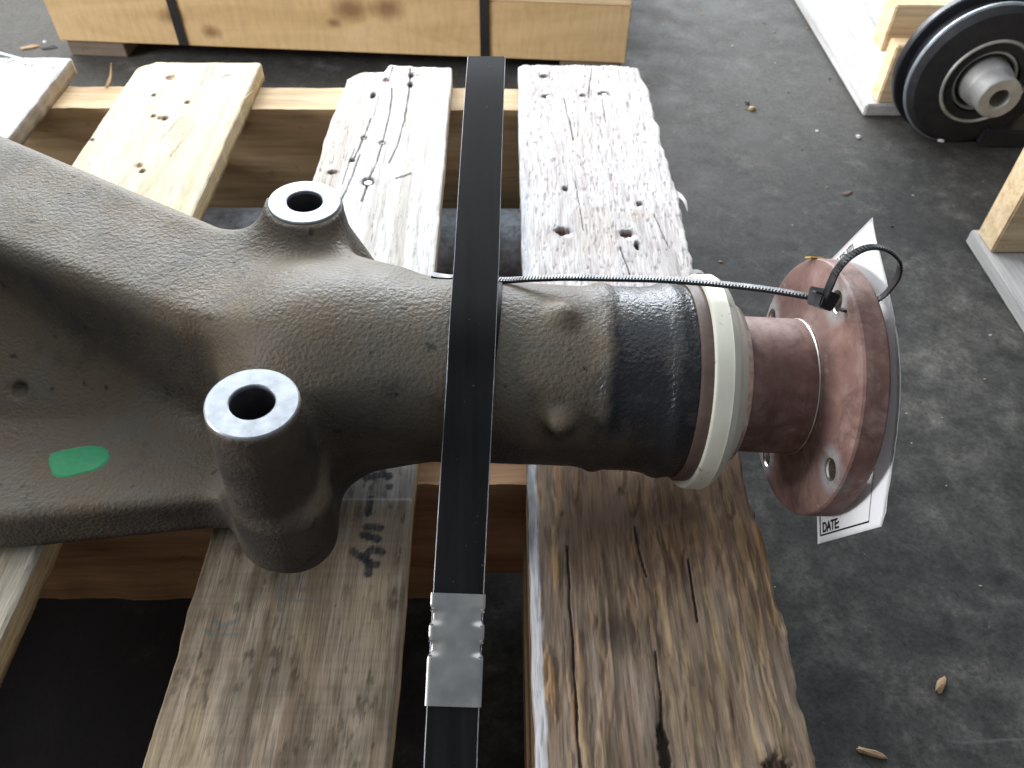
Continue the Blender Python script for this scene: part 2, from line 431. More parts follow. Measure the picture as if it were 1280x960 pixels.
def crack(H, C, X, Y, pts, wd, dp, dark=(.05, .035, .03), seed=0):
    d = segd(X + (fbm(Y / .02, Y * 0, 30 + seed) - .5) * .0018, Y, pts)
    w2 = wd * (.25 + 1.0 * fbm(Y / .02, Y * 0 + seed, 33 + seed))
    k = 1 - sst(w2 * .55, w2 * 1.1, d)
    if H is not None: H -= k * dp
    if C is not None: C[:] = C * (1 - k[..., None]) + np.array(dark) * k[..., None]

# --- board of clean pale pine
A_H = [(-.3881, .4762, .0056, .0062, 1), (-.3239, .4788, .0050, .0050, 1), (-.3952, .4352, .0028, .0030, 0), (-.3539, .4196, .0026, .0032, 0),
       (-.382, .390, .003, .0026, 0), (-.3685, .3856, .0035, .0040, 0), (-.374, .3862, .004, .003, 2), (-.3679, .2938, .0032, .004, 2), (-.3618, .2838, .0026, .003, 0), (-.4308, .3411, .002, .0022, 0)]
def colA(X, Y, dl, dr):
    g = fbm(X / .009 + .6 * fbm(X / .05, Y / .25, 3), Y / .35, 1, 4)
    C = L3((.63, .53, .37), (.73, .64, .48), sst(.3, .7, g))
    C *= (1 - .14 * sst(.55, .75, fbm(X / .05, Y / .09, 5)))[..., None]
    grey = sst(.45, .7, fbm(X / .03, Y / .12, 15)) * .5
    C = L3(C, 0, np.zeros_like(X)) * (1 - grey[..., None]) + np.array((.60, .56, .49)) * grey[..., None]
    pk = sst(.73, .8, fbm(X / .0022, Y / .011, 8)); C *= (1 - .4 * pk)[..., None]
    for i, (x, y, rx, ry, ty) in enumerate(A_H):
        if ty == 1:
            hole(None, C, X, Y, x, y, rx, ry, 0, (.40, .28, .18), i, .2); hole(None, C, X, Y, x + .001, y - .0022, rx * .7, ry * .35, 0, (.16, .10, .06), i, 0)
        else: hole(None, C, X, Y, x, y, rx, ry, 0, (.05, .035, .025) if ty == 0 else (.36, .23, .10), i)
    for pts in ([(-.352, .509), (-.349, .46)], [(-.345, .508), (-.343, .476)], [(-.3, .508), (-.303, .47)], [(-.362, .335), (-.352, .39)], [(-.342, .31), (-.333, .37)]):
        crack(None, C, X, Y, pts, .0009, 0, (.30, .20, .10), 3)
    return C
def hA(X, Y):
    H = (fbm(X / .004, Y / .12, 21) - .5) * .0006 + (fbm(X / .03, Y / .1, 22) - .5) * .0012
    for i, (x, y, rx, ry, ty) in enumerate(A_H): hole(H, None, X, Y, x, y, rx, ry, .005 if ty == 0 else .0018, (0, 0, 0), i)
    return H
def skew(a, b): return lambda y: a + (y + .2) / .7 * (b - a)
deck_board(-.437, -.297, -.76, .5145, .02, colA, hA, .0014,
           lambda y: (y + .2) * .005 + (fbm(y / .02, y * 0, 4) - .5) * .0016 + .018 * sst(.49, .515, y) ** 2,
           lambda y: (y + .2) * .006 + (fbm(y / .018, y * 0, 6) - .5) * .0013, lambda x: (fbm(x / .012, x * 0, 9) - .5) * .003, 1)

# --- grey weathered board with the marker writing
B_H = [(-.1406, .4731, .0042, .0046), (-.113, .485, .004, .006), (-.1125, .462, .0035, .006), (-.1516, .3481, .0034, .0036), (-.1315, .3388, .0036, .0038), (-.1586, .3054, .003, .0034), (-.1756, .2837, .0052, .0034), (-.1381, .2668, .0066, .0066), (-.152, .436, .003, .006)]
B_CR = [([(-.136, .505), (-.138, .476)], .0011), ([(-.1324, .4543), (-.13, .4008), (-.1315, .3388), (-.1338, .300), (-.1385, .262), (-.141, .235)], .0010), ([(-.1154, .5027), (-.112, .4362), (-.113, .3841), (-.1158, .3306), (-.121, .30)], .0009),
        ([(-.1485, .3858), (-.1516, .3481), (-.1575, .3038)], .0010), ([(-.145, .435), (-.146, .39)], .0005), ([(-.1586, .33), (-.163, .262)], .0008), ([(-.152, .315), (-.1575, .25), (-.1645, .215)], .0009), ([(-.1665, .21), (-.169, .18)], .0007)]
def colB(X, Y, dl, dr):
    g = fbm(X / .006 + fbm(X / .04, Y / .2, 3), Y / .22, 61, 4)
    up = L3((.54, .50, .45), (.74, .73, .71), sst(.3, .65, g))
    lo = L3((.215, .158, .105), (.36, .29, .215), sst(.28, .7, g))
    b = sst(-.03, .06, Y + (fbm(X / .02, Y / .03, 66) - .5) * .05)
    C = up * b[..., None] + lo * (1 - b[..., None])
    # band of raw bleached wood just below the axle
    k = (1 - b) * sst(-.108, -.102, Y + .02 * (X + .09) ) * .7
    C = C * (1 - k[..., None]) + np.array((.40, .385, .37)) * k[..., None]
    # cross saw marks and stains on the near half
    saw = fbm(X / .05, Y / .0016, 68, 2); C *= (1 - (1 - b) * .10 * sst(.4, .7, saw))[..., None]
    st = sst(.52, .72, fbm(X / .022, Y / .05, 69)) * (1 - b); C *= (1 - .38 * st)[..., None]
    st = sst(.66, .74, fbm(X / .0045, Y / .010, 71)) * (1 - b); C *= (1 - .42 * st)[..., None]
    ye = sst(.55, .75, fbm(X / .03, Y / .05, 73)) * (1 - b) * .5; C = C * (1 - ye[..., None]) + np.array((.33, .26, .16)) * ye[..., None]
    # pinkish split left margin on the far half
    pm = sst(.030, .012, dl) * b * sst(.40, .55, fbm(X / .005, Y / .03, 75)); C = C * (1 - .55 * pm[..., None]) + np.array((.52, .36, .28)) * .55 * pm[..., None]
    pk = sst(.68, .76, fbm(X / .0015, Y / .012, 77)) * b * sst(.03, .0, dl - .012); C *= (1 - .65 * pk)[..., None]
    pk = sst(.70, .77, fbm(X / .0011, Y / .014, 78)) * b * sst(.30, .20, Y); C *= (1 - .5 * pk)[..., None]
    for i, (x, y, rx, ry) in enumerate(B_H):
        hole(None, C, X, Y, x, y, rx, ry, 0, (.045, .03, .028), i + 5)
    stroke(C, X, Y, [(-.111, .2735), (-.106, .2765), (-.098, .281)], .0017, (.05, .04, .04), 1, 3)
    stroke(C, X, Y, [(-.107, .484), (-.100, .490)], .0010, (.06, .05, .05), .8, 3); stroke(C, X, Y, [(-.1045, .476)], .0016, (.06, .05, .05), .8, 3)
    for i, (pts, wd) in enumerate(B_CR): crack(None, C, X, Y, pts, wd, 0, (.07, .055, .05), i)
    ink = (.028, .030, .042)
    for pts, wd in (([(-.099, -.0862), (-.090, -.0838), (-.0835, -.0848)], .0030), ([(-.0885, -.0795), (-.0845, -.0868)], .0022), ([(-.0828, -.0935)], .0029), ([(-.0945, -.1034), (-.0946, -.1145)], .0026), ([(-.0945, -.1250), (-.0855, -.1256)], .0027), ([(-.0958, -.1308), (-.0865, -.1338)], .0030),
                    ([(-.0825, -.1432), (-.0895, -.1414), (-.0938, -.1466), (-.0895, -.1516), (-.0853, -.1520)], .0027), ([(-.1012, -.1428), (-.0945, -.1475), (-.0895, -.1505), (-.0895, -.1585)], .0026)):
        stroke(C, X, Y, pts, wd, ink, .93, 2)
    fi = (.15, .15, .155)
    for pts in ([(-.1384, -.1521), (-.1416, -.1641), (-.1425, -.1735)], [(-.1425, -.1747), (-.1318, -.1762), (-.1201, -.1764)], [(-.1314, -.1554), (-.131, -.1685), (-.124, -.170)]): stroke(C, X, Y, pts, .0013, fi, .5, 6)
    for pts in ([(-.1801, -.1944), (-.1771, -.1974), (-.1609, -.1975)], [(-.1763, -.189), (-.1699, -.1925), (-.1633, -.1885)]): stroke(C, X, Y, pts, .0014, (.10, .13, .13), .55, 6)
    stroke(C, X, Y, [(-.082, -.180), (-.081, -.186)], .003, (.16, .12, .10), .6, 6)
    ln = (1 - sst(.0003, .0008, np.abs(Y + .1035 + .012 * (X + .09)))) * .5; C = C * (1 - ln[..., None]) + np.array((.60, .57, .54)) * ln[..., None]
    return C
def hB(X, Y):
    b = sst(-.09, .02, Y)
    H = (fbm(X / .0045, Y / .09, 81) - .5) * .0011 * (b * .8 + .25) + (fbm(X / .03, Y / .1, 82) - .5) * .0014
    for i, (x, y, rx, ry) in enumerate(B_H): hole(H, None, X, Y, x, y, rx, ry, .0045, (0, 0, 0), i + 5)
    for i, (pts, wd) in enumerate(B_CR): crack(H, None, X, Y, pts, wd, .003, (0, 0, 0), i)
    return H - .004 * sst(.018, 0, X + .192) * sst(.25, .35, Y)
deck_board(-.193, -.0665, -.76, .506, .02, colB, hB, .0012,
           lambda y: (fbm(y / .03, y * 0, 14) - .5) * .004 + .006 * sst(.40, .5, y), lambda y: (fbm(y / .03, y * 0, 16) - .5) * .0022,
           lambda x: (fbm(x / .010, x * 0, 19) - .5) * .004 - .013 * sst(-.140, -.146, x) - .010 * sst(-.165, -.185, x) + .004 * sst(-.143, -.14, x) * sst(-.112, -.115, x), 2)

# --- rough splintered board under the flange
C_H = [(.0407, .4847, .005, .0042), (.0418, .4377, .006, .0042), (.106, .444, .0062, .0046), (.0472, .1888, .0072, .0058), (.1055, .1855, .0064, .0052), (.053, .2575, .0025, .0032), (.1228, .232, .003, .003), (.113, .168, .0024, .006), (.083, .440, .0035, .003)]
C_CR = [([(.0617, .432), (.0668, .3451)], .0007), ([(.098, .505), (.092, .46), (.089, .436)], .0006), ([(.104, .43), (.103, .38)], .0005), ([(.098, .165), (.104, .118)], .0009), ([(.064, .27), (.067, .19)], .0005), ([(.134, .215), (.142, .165)], .0006),
        ([(.0812, -.2089), (.0806, -.2342), (.0775, -.2576)], .0011), ([(.109, -.1492), (.1084, -.1893)], .0010), ([(.0335, -.14), (.0335, -.29)], .0010), ([(.078, -.125), (.081, -.16)], .0009)]
def c_noise(X, Y):
    wv = X + (fbm(X / .05, Y / .16, 90) - .5) * .012
    return fbm(wv / .0036, Y / .030, 91, 4), fbm(wv / .012, Y / .13, 92, 4), wv
def colC(X, Y, dl, dr):
    f, g, wv = c_noise(X, Y)
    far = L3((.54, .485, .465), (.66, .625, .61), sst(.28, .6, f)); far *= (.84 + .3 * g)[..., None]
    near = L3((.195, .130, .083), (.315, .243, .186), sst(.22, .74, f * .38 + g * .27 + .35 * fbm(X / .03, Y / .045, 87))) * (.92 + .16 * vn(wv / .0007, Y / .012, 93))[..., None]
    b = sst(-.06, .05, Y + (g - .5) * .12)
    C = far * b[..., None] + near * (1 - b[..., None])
    # raised orange and yellow fibres on the near half
    left = sst(.052, .012, X) * .8 + .12
    fib = sst(.54, .66, fbm(wv / .006, Y / .045, 94)) * (1 - b) * (left + .6 * sst(.14, .157, X) + .05)
    C = C * (1 - fib.clip(0, .85)[..., None]) + L3((.44, .25, .115), (.52, .38, .19), vn(X / .01, Y / .03, 95)) * fib.clip(0, .85)[..., None]
    rib = 0
    for xc, ph in ((.099, 1), (.116, 2), (.129, 3), (.088, 4), (.143, 5)):
        rib = rib + np.exp(-((X - xc - (fbm(Y / .05, Y * 0, 96 + ph) - .5) * .006) / .0021) ** 2) * sst(.35, .6, fbm(Y / .016, X / .01, 97 + ph))
    rib = (rib * (1 - b) * .55).clip(0, .7); C = C * (1 - rib[..., None]) + np.array((.50, .37, .20)) * rib[..., None]
    dk = sst(.60, .70, fbm(wv / .0026, Y / .022, 98)) * (.40 * (1 - b) + .10 * b); C *= (1 - .75 * dk)[..., None]
    # dark oil soak close under the nose
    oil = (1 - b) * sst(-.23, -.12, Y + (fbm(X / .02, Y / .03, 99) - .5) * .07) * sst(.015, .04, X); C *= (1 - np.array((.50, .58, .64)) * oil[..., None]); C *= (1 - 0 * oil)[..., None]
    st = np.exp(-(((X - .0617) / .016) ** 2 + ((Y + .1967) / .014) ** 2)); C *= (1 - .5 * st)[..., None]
    # smoother pinkish strips on the far half
    for (x0, x1, y0, y1) in ((.060, .088, .34, .385), (.062, .095, .16, .225), (.064, .092, .42, .46)):
        k = sst(x0 - .002, x0 + .001, X) * sst(x1 + .002, x1 - .001, X) * sst(y0 - .01, y0, Y) * sst(y1 + .008, y1, Y) * .8
        C = C * (1 - k[..., None]) + (np.array((.57, .515, .48)) * (.9 + .2 * g[..., None])) * k[..., None]
    kn = sst(1.2, .5, np.hypot((X - .1178) / .018, (Y - .2123) / .011)); rg = np.sin(np.hypot((X - .1178) / .0012, (Y - .2123) / .0008)) * .5 + .5
    C = C * (1 - .5 * kn[..., None]) + L3((.36, .29, .24), (.50, .44, .40), rg) * .5 * kn[..., None]
    fl = sst(.64, .72, fbm(X / .0017, Y / .0085, 100)) * b; C *= (1 - .20 * fl)[..., None]
    for i, (x, y, rx, ry) in enumerate(C_H): hole(None, C, X, Y, x, y, rx, ry, 0, (.10, .045, .03) if i in (0, 3, 4) else (.05, .04, .04), i + 9)
    for x, y, rx, ry in ((.1115, .4758, .0052, .0056), (.1068, .437, .004, .004), (.052, .1835, .0055, .005), (.1095, .1795, .006, .0045), (.0445, .4362, .0028, .0018)):
        hole(None, C, X, Y, x, y, rx, ry, 0, (.85, .85, .84), 31, 0)
    hole(None, C, X, Y, .0785, -.264, .0035, .016, 0, (.03, .022, .018), 41, .5); hole(None, C, X, Y, .137, -.272, .008, .007, 0, (.05, .03, .02), 43, .6)
    for i, (pts, wd) in enumerate(C_CR): crack(None, C, X, Y, pts, wd, 0, (.06, .045, .04), i)
    # bleached eased edge
    e = sst(.0068, .0050, dl + (fbm(Y / .01, Y * 0, 102) - .5) * .0015); C = C * (1 - e[..., None]) + np.array((.50, .50, .515)) * e[..., None]
    return C
def hC(X, Y):
    f, g, wv = c_noise(X, Y)
    H = (f - .5) * .0014 + (g - .5) * (.0024 - .0010 * sst(-.05, .05, Y))
    cut = sst(.055, .06, X) * sst(.092, .088, X) * sst(-.215, -.208, Y) * .0012
    H = H - cut * sst(-.12, -.15, Y)
    fib = sst(.54, .66, fbm(wv / .006, Y / .045, 94)) * sst(-.02, -.08, Y); H = H + fib * .0011
    fl = sst(.64, .72, fbm(X / .0017, Y / .0085, 100)) * sst(-.02, .05, Y); H = H - fl * .0008
    for i, (x, y, rx, ry) in enumerate(C_H): hole(H, None, X, Y, x, y, rx, ry, .004, (0, 0, 0), i + 9)
    hole(H, None, X, Y, .0785, -.264, .0035, .016, .004, (0, 0, 0), 41); hole(H, None, X, Y, .137, -.272, .008, .007, .003, (0, 0, 0), 43)
    for i, (pts, wd) in enumerate(C_CR): crack(H, None, X, Y, pts, wd, .0025, (0, 0, 0), i)
    return H
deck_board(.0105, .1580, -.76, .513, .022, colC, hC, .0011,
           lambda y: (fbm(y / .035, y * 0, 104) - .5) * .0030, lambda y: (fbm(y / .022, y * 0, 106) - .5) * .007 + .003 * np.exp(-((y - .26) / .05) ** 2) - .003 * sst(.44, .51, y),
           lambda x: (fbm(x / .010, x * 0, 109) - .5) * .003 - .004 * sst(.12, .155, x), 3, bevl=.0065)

# --- leftmost board, only its end in view
def colL(X, Y, dl, dr):
    g = fbm(X / .007, Y / .2, 111); C = L3((.56, .55, .53), (.74, .735, .72), sst(.3, .7, g))
    for pts in ([(-.602, .505), (-.590, .522)], [(-.594, .503), (-.580, .519)], [(-.566, .505), (-.552, .522)], [(-.557, .503), (-.548, .518)]): crack(None, C, X, Y, pts, .0018, 0, (.10, .09, .085), 4)
    return C
def hL(X, Y): return (fbm(X / .005, Y / .1, 113) - .5) * .0012
deck_board(-.66, -.5195, -.76, .526, .02, colL, hL, .0024, lambda y: 0 * y, lambda y: (fbm(y / .02, y * 0, 114) - .5) * .003, lambda x: (fbm(x / .012, x * 0, 115) - .5) * .003, 4)

for a, b in ((-.90, -.755), (-1.14, -1.0)):  # unseen boards added to keep side light off the floor underneath
    deck_board(a, b, -.76, .512, .02, colL, hL, .005, lambda y: 0 * y, lambda y: 0 * y, lambda x: 0 * x, 4)
# stringers and lower timber
def timber(name, x0, x1, y0, y1, z0, z1, mat, cuts=0, notch=None, amp=.0012, seed=1):
    """a timber along x with a rough sawn skin; notch = (xa, xb, height) cut up from below"""
    n = 150; xs = np.linspace(x0, x1, n)
    sec = []
    for k in range(7): sec.append((0, k / 6))
    V = []; Fc = []
    rng = np.random.default_rng(seed)
    ts = np.linspace(0, 1, 9)
    loop = [(0, t) for t in ts] + [(t, 1) for t in ts[1:]] + [(1, 1 - t) for t in ts[1:]] + [(1 - t, 0) for t in ts[1:-1]]
    k = len(loop)
    for i, x in enumerate(xs):
        zb = z0
        if notch and notch[0] < x < notch[1]: zb = z0 + notch[2]
        for j, (a, b) in enumerate(loop):
            d = amp * 2 * (fbm(np.array([x / .02]), np.array([j * .7]), seed)[0] - .5)
            V.append((x, y0 + a * (y1 - y0) + (d if a in (0, 1) else 0), zb + b * (z1 - zb) + (d * .6 if b == 1 else 0)))
    for i in range(n - 1):
        for j in range(k): Fc.append((i * k + j, i * k + (j + 1) % k, (i + 1) * k + (j + 1) % k, (i + 1) * k + j))
    Fc.append(tuple(range(k))); Fc.append(tuple((n - 1) * k + j for j in range(k)))
    me = mesh(name, V, Fc); bm = bmesh.new(); bm.from_mesh(me); bmesh.ops.recalc_face_normals(bm, faces=bm.faces[:])
    for f in bm.faces: f.smooth = len(f.verts) == 4
    for e in bm.edges:
        if len(e.link_faces) == 2 and e.calc_face_angle(0) > .8: e.smooth = False
    bm.to_mesh(me); bm.free()
    o = link(name, me, mat, pallet); o.location = -Vector(pallet.location); return o
M_STRFAR = wood('far_stringer_wood', (.62, .47, .28), (.44, .29, .155), 'x')
timber('stringer', -1.14, .156, .4455, .4955, ZF, -.0215, M_STRFAR, seed=3)
timber('stringer', -1.14, .156, -.0756, -.025, ZF, -.0235, M_STR, notch=(-.05, .30, .042), amp=.0025, seed=5)
timber('stringer', -1.14, .156, -.75, -.70, ZF, -.0225, M_STR, seed=8)
me = box_me('runner_board', .0095, .075, -.695, -.0765, ZF + .0005, -.0245, .003); o = link('runner_board', me, M_RUN, pallet); o.location = -Vector(pallet.location)
# nail heads that still sit in the deck
def nail(x, y, r, mat, z=-.0012):
    me = lathe('nail_head', [(0, .0001), (.0006, r * .7), (.0004, r), (-.003, r * .9), (-.003, .0001)], 14, True, False)
    o = link('nail_head', me, mat, pallet); o.location = Vector((x, y, z)) - Vector(pallet.location); o.rotation_euler = (0, -math.pi / 2, 0)
for x, y, r, mt in ((-.1406, .4728, .0026, M_RUST), (-.1381, .2665, .0040, M_STUB), (-.1516, .3477, .0016, M_STUB), (-.1315, .3384, .0018, M_STUB), (-.3239, .4788, .0038, M_STUB), (.1115, .4758, .0045, M_CHIPWHITE), (.0445, .4372, .0026, M_NAIL), (.1075, .4435, .0026, M_NAIL)):
    nail(x, y, r, mt)
# splinters hanging off the boards
def sliver(name, pts, wd, mat, parent=None, th=.0012):
    P = spline(pts, 10); Wd = np.interp(np.linspace(0, 1, 10), [0, .3, 1], [wd * .6, wd, wd * .12])
    me, *_ = sweep(name, P, [(0, -.3, 1)] * 10, Wd, th); o = link(name, me, mat, parent)
    if parent is not None: o.location = -Vector(parent.location)
    return o
sliver('splinter', [(.157, .262, -.004), (.163, .25, -.003), (.166, .235, .0), (.167, .222, -.002)], .006, M_GREYWOOD, pallet)
sliver('splinter', [(-.475, .4945, -.022), (-.468, .500, -.012), (-.4625, .503, .004)], .006, M_CHIPWOOD, pallet)
sliver('splinter', [(-.2935, .43, -.002), (-.288, .437, .001), (-.282, .445, .003)], .0022, M_PINE, pallet)
sliver('splinter', [(.1575, .47, -.006), (.166, .478, -.008), (.172, .487, -.01)], .0016, M_CHIPWOOD, pallet)
sliver('splinter', [(.1535, .128, .001), (.161, .126, .004), (.166, .12, .003)], .005, M_GREYWOOD, pallet)

# thin steel strip across the left board end
P = spline([(-.70, .573, .0016), (-.6037, .5274, .0016), (-.5233, .4868, .0020), (-.50, .476, -.002), (-.47, .462, -.0205)], 30)
P = spline([(-.70, .573, .003), (-.6037, .5274, .0035), (-.56, .5055, .0045), (-.5233, .4868, .0052)], 24)
me, *_ = sweep('metal_lath', P, [(0, 0, 1)] * 24, .004, .0012)
tag(link('metal_lath', me, M_RIM), 'thin grey metal strip lying across the leftmost pallet board end', 'metal strip')

# round dark tube under the deck
me = lathe('steel_tube', [(-.66, .0415), (.15, .0415), (.15, .036), (-.66, .036)], 64)
o = link('steel_tube', me, M_DARKTUBE); o.location = (0, .362, ZF + .0418)
tag(o, 'dark crusted steel tube lying on the floor beneath the pallet boards', 'tube')

# ------------------------------------------------------------------ axle nose
A0 = atd(650, 467, .492); TILT = math.atan2(.0666, .9978)
AU = np.array([math.cos(TILT), 0, -math.sin(TILT)]); AW = np.array([math.sin(TILT), 0, math.cos(TILT)]); AV = np.array([0, 1., 0])
axle = thing('axle_housing', 'grey brown cast axle nose with two bright bolt bosses and a red flange', 'axle housing', A0)
axle.rotation_euler = (0, TILT, 0)
def toloc(p): q = np.asarray(p) - A0; return np.stack([q @ AU, q @ AV, q @ AW], -1)
def toworld(q): q = np.asarray(q, float); return A0 + q[..., :1] * AU + q[..., 1:2] * AV + q[..., 2:3] * AW

def poly_sdf(X, Y, P):
    P = np.array(P, float); d = np.full(X.shape, 1e9, np.float32); s = np.ones(X.shape, np.float32)
    n = len(P); j = n - 1
    for i in range(n):
        ex, ey = P[j] - P[i]; wx = X - P[i][0]; wy = Y - P[i][1]
        t = np.clip((wx * ex + wy * ey) / (ex * ex + ey * ey), 0, 1)
        d = np.minimum(d, (wx - ex * t) ** 2 + (wy - ey * t) ** 2)
        c1 = Y >= P[i][1]; c2 = Y < P[j][1]; c3 = ex * wy > ey * wx
        s = np.where((c1 & c2 & c3) | (~c1 & ~c2 & ~c3), -s, s); j = i
    return (s * np.sqrt(d)).astype(np.float32)
def smin(a, b, k):
    h = np.clip(k - np.abs(a - b), 0, None) / k; return np.minimum(a, b) - h * h * k * .25
def smax(a, b, k): return -smin(-a, -b, k)
def surface_nets(D, org, h):
    nx, ny, nz = D.shape; S = D < 0
    corners = [(i, j, k) for i in (0, 1) for j in (0, 1) for k in (0, 1)]
    cnt = np.zeros((nx - 1, ny - 1, nz - 1), np.int8)
    for i, j, k in corners: cnt += S[i:nx - 1 + i, j:ny - 1 + j, k:nz - 1 + k]
    act = (cnt > 0) & (cnt < 8); I = np.argwhere(act); n = len(I)
    idx = np.full(act.shape, -1, np.int32); idx[act] = np.arange(n)
    acc = np.zeros((n, 3)); num = np.zeros(n)
    def val(c): return D[I[:, 0] + c[0], I[:, 1] + c[1], I[:, 2] + c[2]]
    for a in corners:
        for ax in range(3):
            if a[ax]: continue
            b = list(a); b[ax] = 1; va = val(a); vb = val(b); k = (va < 0) != (vb < 0)
            t = np.where(k, va / np.where(k, va - vb, 1), 0)
            p = np.tile(np.array(a, float), (n, 1)); p[:, ax] += t
            acc += p * k[:, None]; num += k
    V = (I + acc / num[:, None]) * h + org
    Q = []
    for ax in range(3):
        o1, o2 = [q for q in range(3) if q != ax]
        sl0 = [slice(1, -1)] * 3; sl1 = [slice(1, -1)] * 3; sl0[ax] = slice(0, -1); sl1[ax] = slice(1, None)
        a = S[tuple(sl0)]; b = S[tuple(sl1)]; ch = np.argwhere(a != b); sg = a[tuple(ch.T)]
        e = ch.copy()
        for q in (o1, o2): e[:, q] += 1
        def cell(d1, d2):
            c = e.copy(); c[:, o1] -= d1; c[:, o2] -= d2; return idx[c[:, 0], c[:, 1], c[:, 2]]
        q = np.stack([cell(1, 1), cell(0, 1), cell(0, 0), cell(1, 0)], -1)
        flip = sg if ax != 1 else ~sg
        q = np.where(flip[:, None], q, q[:, ::-1]); Q.append(q[(q >= 0).all(1)])
    return V, np.concatenate(Q)

BOSS_F = toloc(atz(315.5, 504.5, .145)); BOSS_B = toloc(atz(381, 253.5, .145)); BOSS_R = .0230
def housing_mesh():
    h = .0017; lo = np.array([-.50, -.24, -.02]); hi = np.array([.125, .26, .19])
    n = np.ceil((hi - lo) / h).astype(int)
    X, Y, Z = [g.astype(np.float32) for g in np.meshgrid(*[lo[i] + np.arange(n[i]) * h for i in range(3)], indexing='ij')]
    px, py, pz = X - A0[0], Y - A0[1], Z - A0[2]
    T = px * AU[0] + pz * AU[2]; W = px * AW[0] + pz * AW[2]; Vv = py
    # tube round the axis
    prof = [(-.6, -.06), (-.3, .046), (-.19, .050), (-.15, .056), (-.11, .0582), (-.07, .0568), (-.03, .0556), (.034, .0553), (.0395, .0562), (.0430, .0579), (.0450, .0586), (.0475, .0584), (.0525, .0567), (.070, .0567), (.0785, .0580), (.0825, .0602), (.0850, .0608), (.0875, .0605), (.0930, .0591), (.2, .0595)]
    R = np.interp(T, [p[0] for p in prof], [p[1] for p in prof]).astype(np.float32)
    d = smax(np.maximum(np.hypot(Vv, W) - R, T - .0985), -(T + .172), .055)
    # upper body: raised limb that flares away to the left; draft on the wall facing us
    up = [(-.085, -.060), (-.150, -.078), (-.190, -.072), (-.327, -.012), (-.62, .112), (-.62, .250), (-.371, .120), (-.188, .020), (-.120, .010), (-.07, -.03)]
    zt = .131 + .012 * np.clip((-X - .16) / .2, 0, 1)
    pl = poly_sdf(X[:, :, 0], Y[:, :, 0], up)[:, :, None]
    dn = smax(pl - (.131 - Z) * .16, np.maximum((Z - zt) * .95, .03 - Z), .013)
    d = smin(d, dn, .022)
    # recessed web and the lower ledge
    g = np.interp(Y, [-.160, -.148, -.105, -.078, -.045, -.005, .05], [.045, .0465, .0475, .0525, .076, .104, .112]).astype(np.float32)
    e0 = atz(0, 650, .045); e1 = atz(300, 622, .045); sl = (e1[1] - e0[1]) / (e1[0] - e0[0])
    fr = [(-.095, -.06), (-.115, e1[1] + .012), (e1[0] - .01, e1[1]), (e0[0], e0[1]), (-.62, e0[1] - sl * (.62 + e0[0]) * .6), (-.62, .14), (-.30, .06), (-.15, .0)]
    pl = poly_sdf(X[:, :, 0], Y[:, :, 0], fr)[:, :, None]
    dw = smax(pl - (.045 - Z) * .12, np.maximum((Z - g) * .82, .016 - Z), .004)
    d = smin(d, dw, .014)
    # webs from the bosses to the tube
    bw = [(-.165, .035), (-.103, .026), (-.056, .004), (-.012, -.020), (-.012, -.06), (-.165, -.06)]
    pl = poly_sdf(X[:, :, 0], Y[:, :, 0], bw)[:, :, None]
    d = smin(d, smax(pl, np.maximum((Z - .094 - .16 * Y), .045 - Z), .008), .010)
    fw_ = [(-.165, -.140), (-.120, -.131), (-.108, -.113), (-.090, -.101), (-.05, -.088), (-.03, -.06), (-.165, -.06)]
    pl = poly_sdf(X[:, :, 0], Y[:, :, 0], fw_)[:, :, None]
    gt = np.interp(Y, [-.15, -.125, -.10, -.07], [.066, .078, .098, .115]).astype(np.float32)
    d = smin(d, smax(pl - (.08 - Z) * .10, np.maximum((Z - gt) * .8, .030 - Z), .012), .020)
    # foundry radii: soften the body (not the turned nose) before the bosses go on
    def blur(a, k):
        for ax in range(3):
            p = np.pad(a, [(k + 1, k) if q == ax else (0, 0) for q in range(3)], mode='edge'); c = np.cumsum(p, axis=ax, dtype=np.float64)
            n_ = a.shape[ax]; hi_ = np.take(c, range(2 * k + 1, 2 * k + 1 + n_), ax); lo_ = np.take(c, range(0, n_), ax); a = ((hi_ - lo_) / (2 * k + 1)).astype(np.float32)
        return a
    wt = sst(.0, -.06, T).astype(np.float32); d = d * (1 - wt) + blur(blur(d, 1), 1) * wt
    # bosses
    for (t0, v0, w0), front in ((BOSS_F, 1), (BOSS_B, 0)):
        rad = np.hypot(T - t0, Vv - v0); rr = BOSS_R + .0002
        if front:
            r = np.interp(W, [-.09, -.06, -.03, 0, .06], [.0255, .0255, .0245, .0240, rr]).astype(np.float32); lowz = .012
        else:
            r = np.interp(W, [-.08, -.02, .01, .03, .045, .06], [.026, .036, .031, .0262, .0238, rr]).astype(np.float32); lowz = .02
        c = np.maximum(rad - r, lowz - Z) if not front else smax(rad - r, lowz - Z, .010)
        if front:
            c = np.maximum(c, .030 - Z)
            ft = smax(np.hypot(T - t0 - .0075, Vv - v0 + .001) - .0242, np.maximum(.018 - Z, Z - .072), .010); c = smin(c, ft, .010)
        d = smin(d, c, .015 if front else .026)
    for (t0, v0, w0) in (BOSS_F, BOSS_B):
        rad = np.hypot(T - t0, Vv - v0)
        d = np.where(rad < .034, np.maximum(d, W - w0), d)
        d = np.maximum(d, .0127 - rad)
    # small cast pips on the tube, dimples in the web
    for p in ((.0195, -.0045, .0528), (.0195, -.0545, .0195)):
        d = smin(d, np.sqrt((T - p[0]) ** 2 + (Vv - p[1]) ** 2 + (W - p[2]) ** 2) - .0072, .008)
    for q in ((25, 487), (147, 497)):
        c = aty(q[0], q[1], -.062); d = smax(d, -(np.sqrt((X - c[0]) ** 2 + (Y - c[1]) ** 2 + (Z - c[2]) ** 2) - .0045), .004)
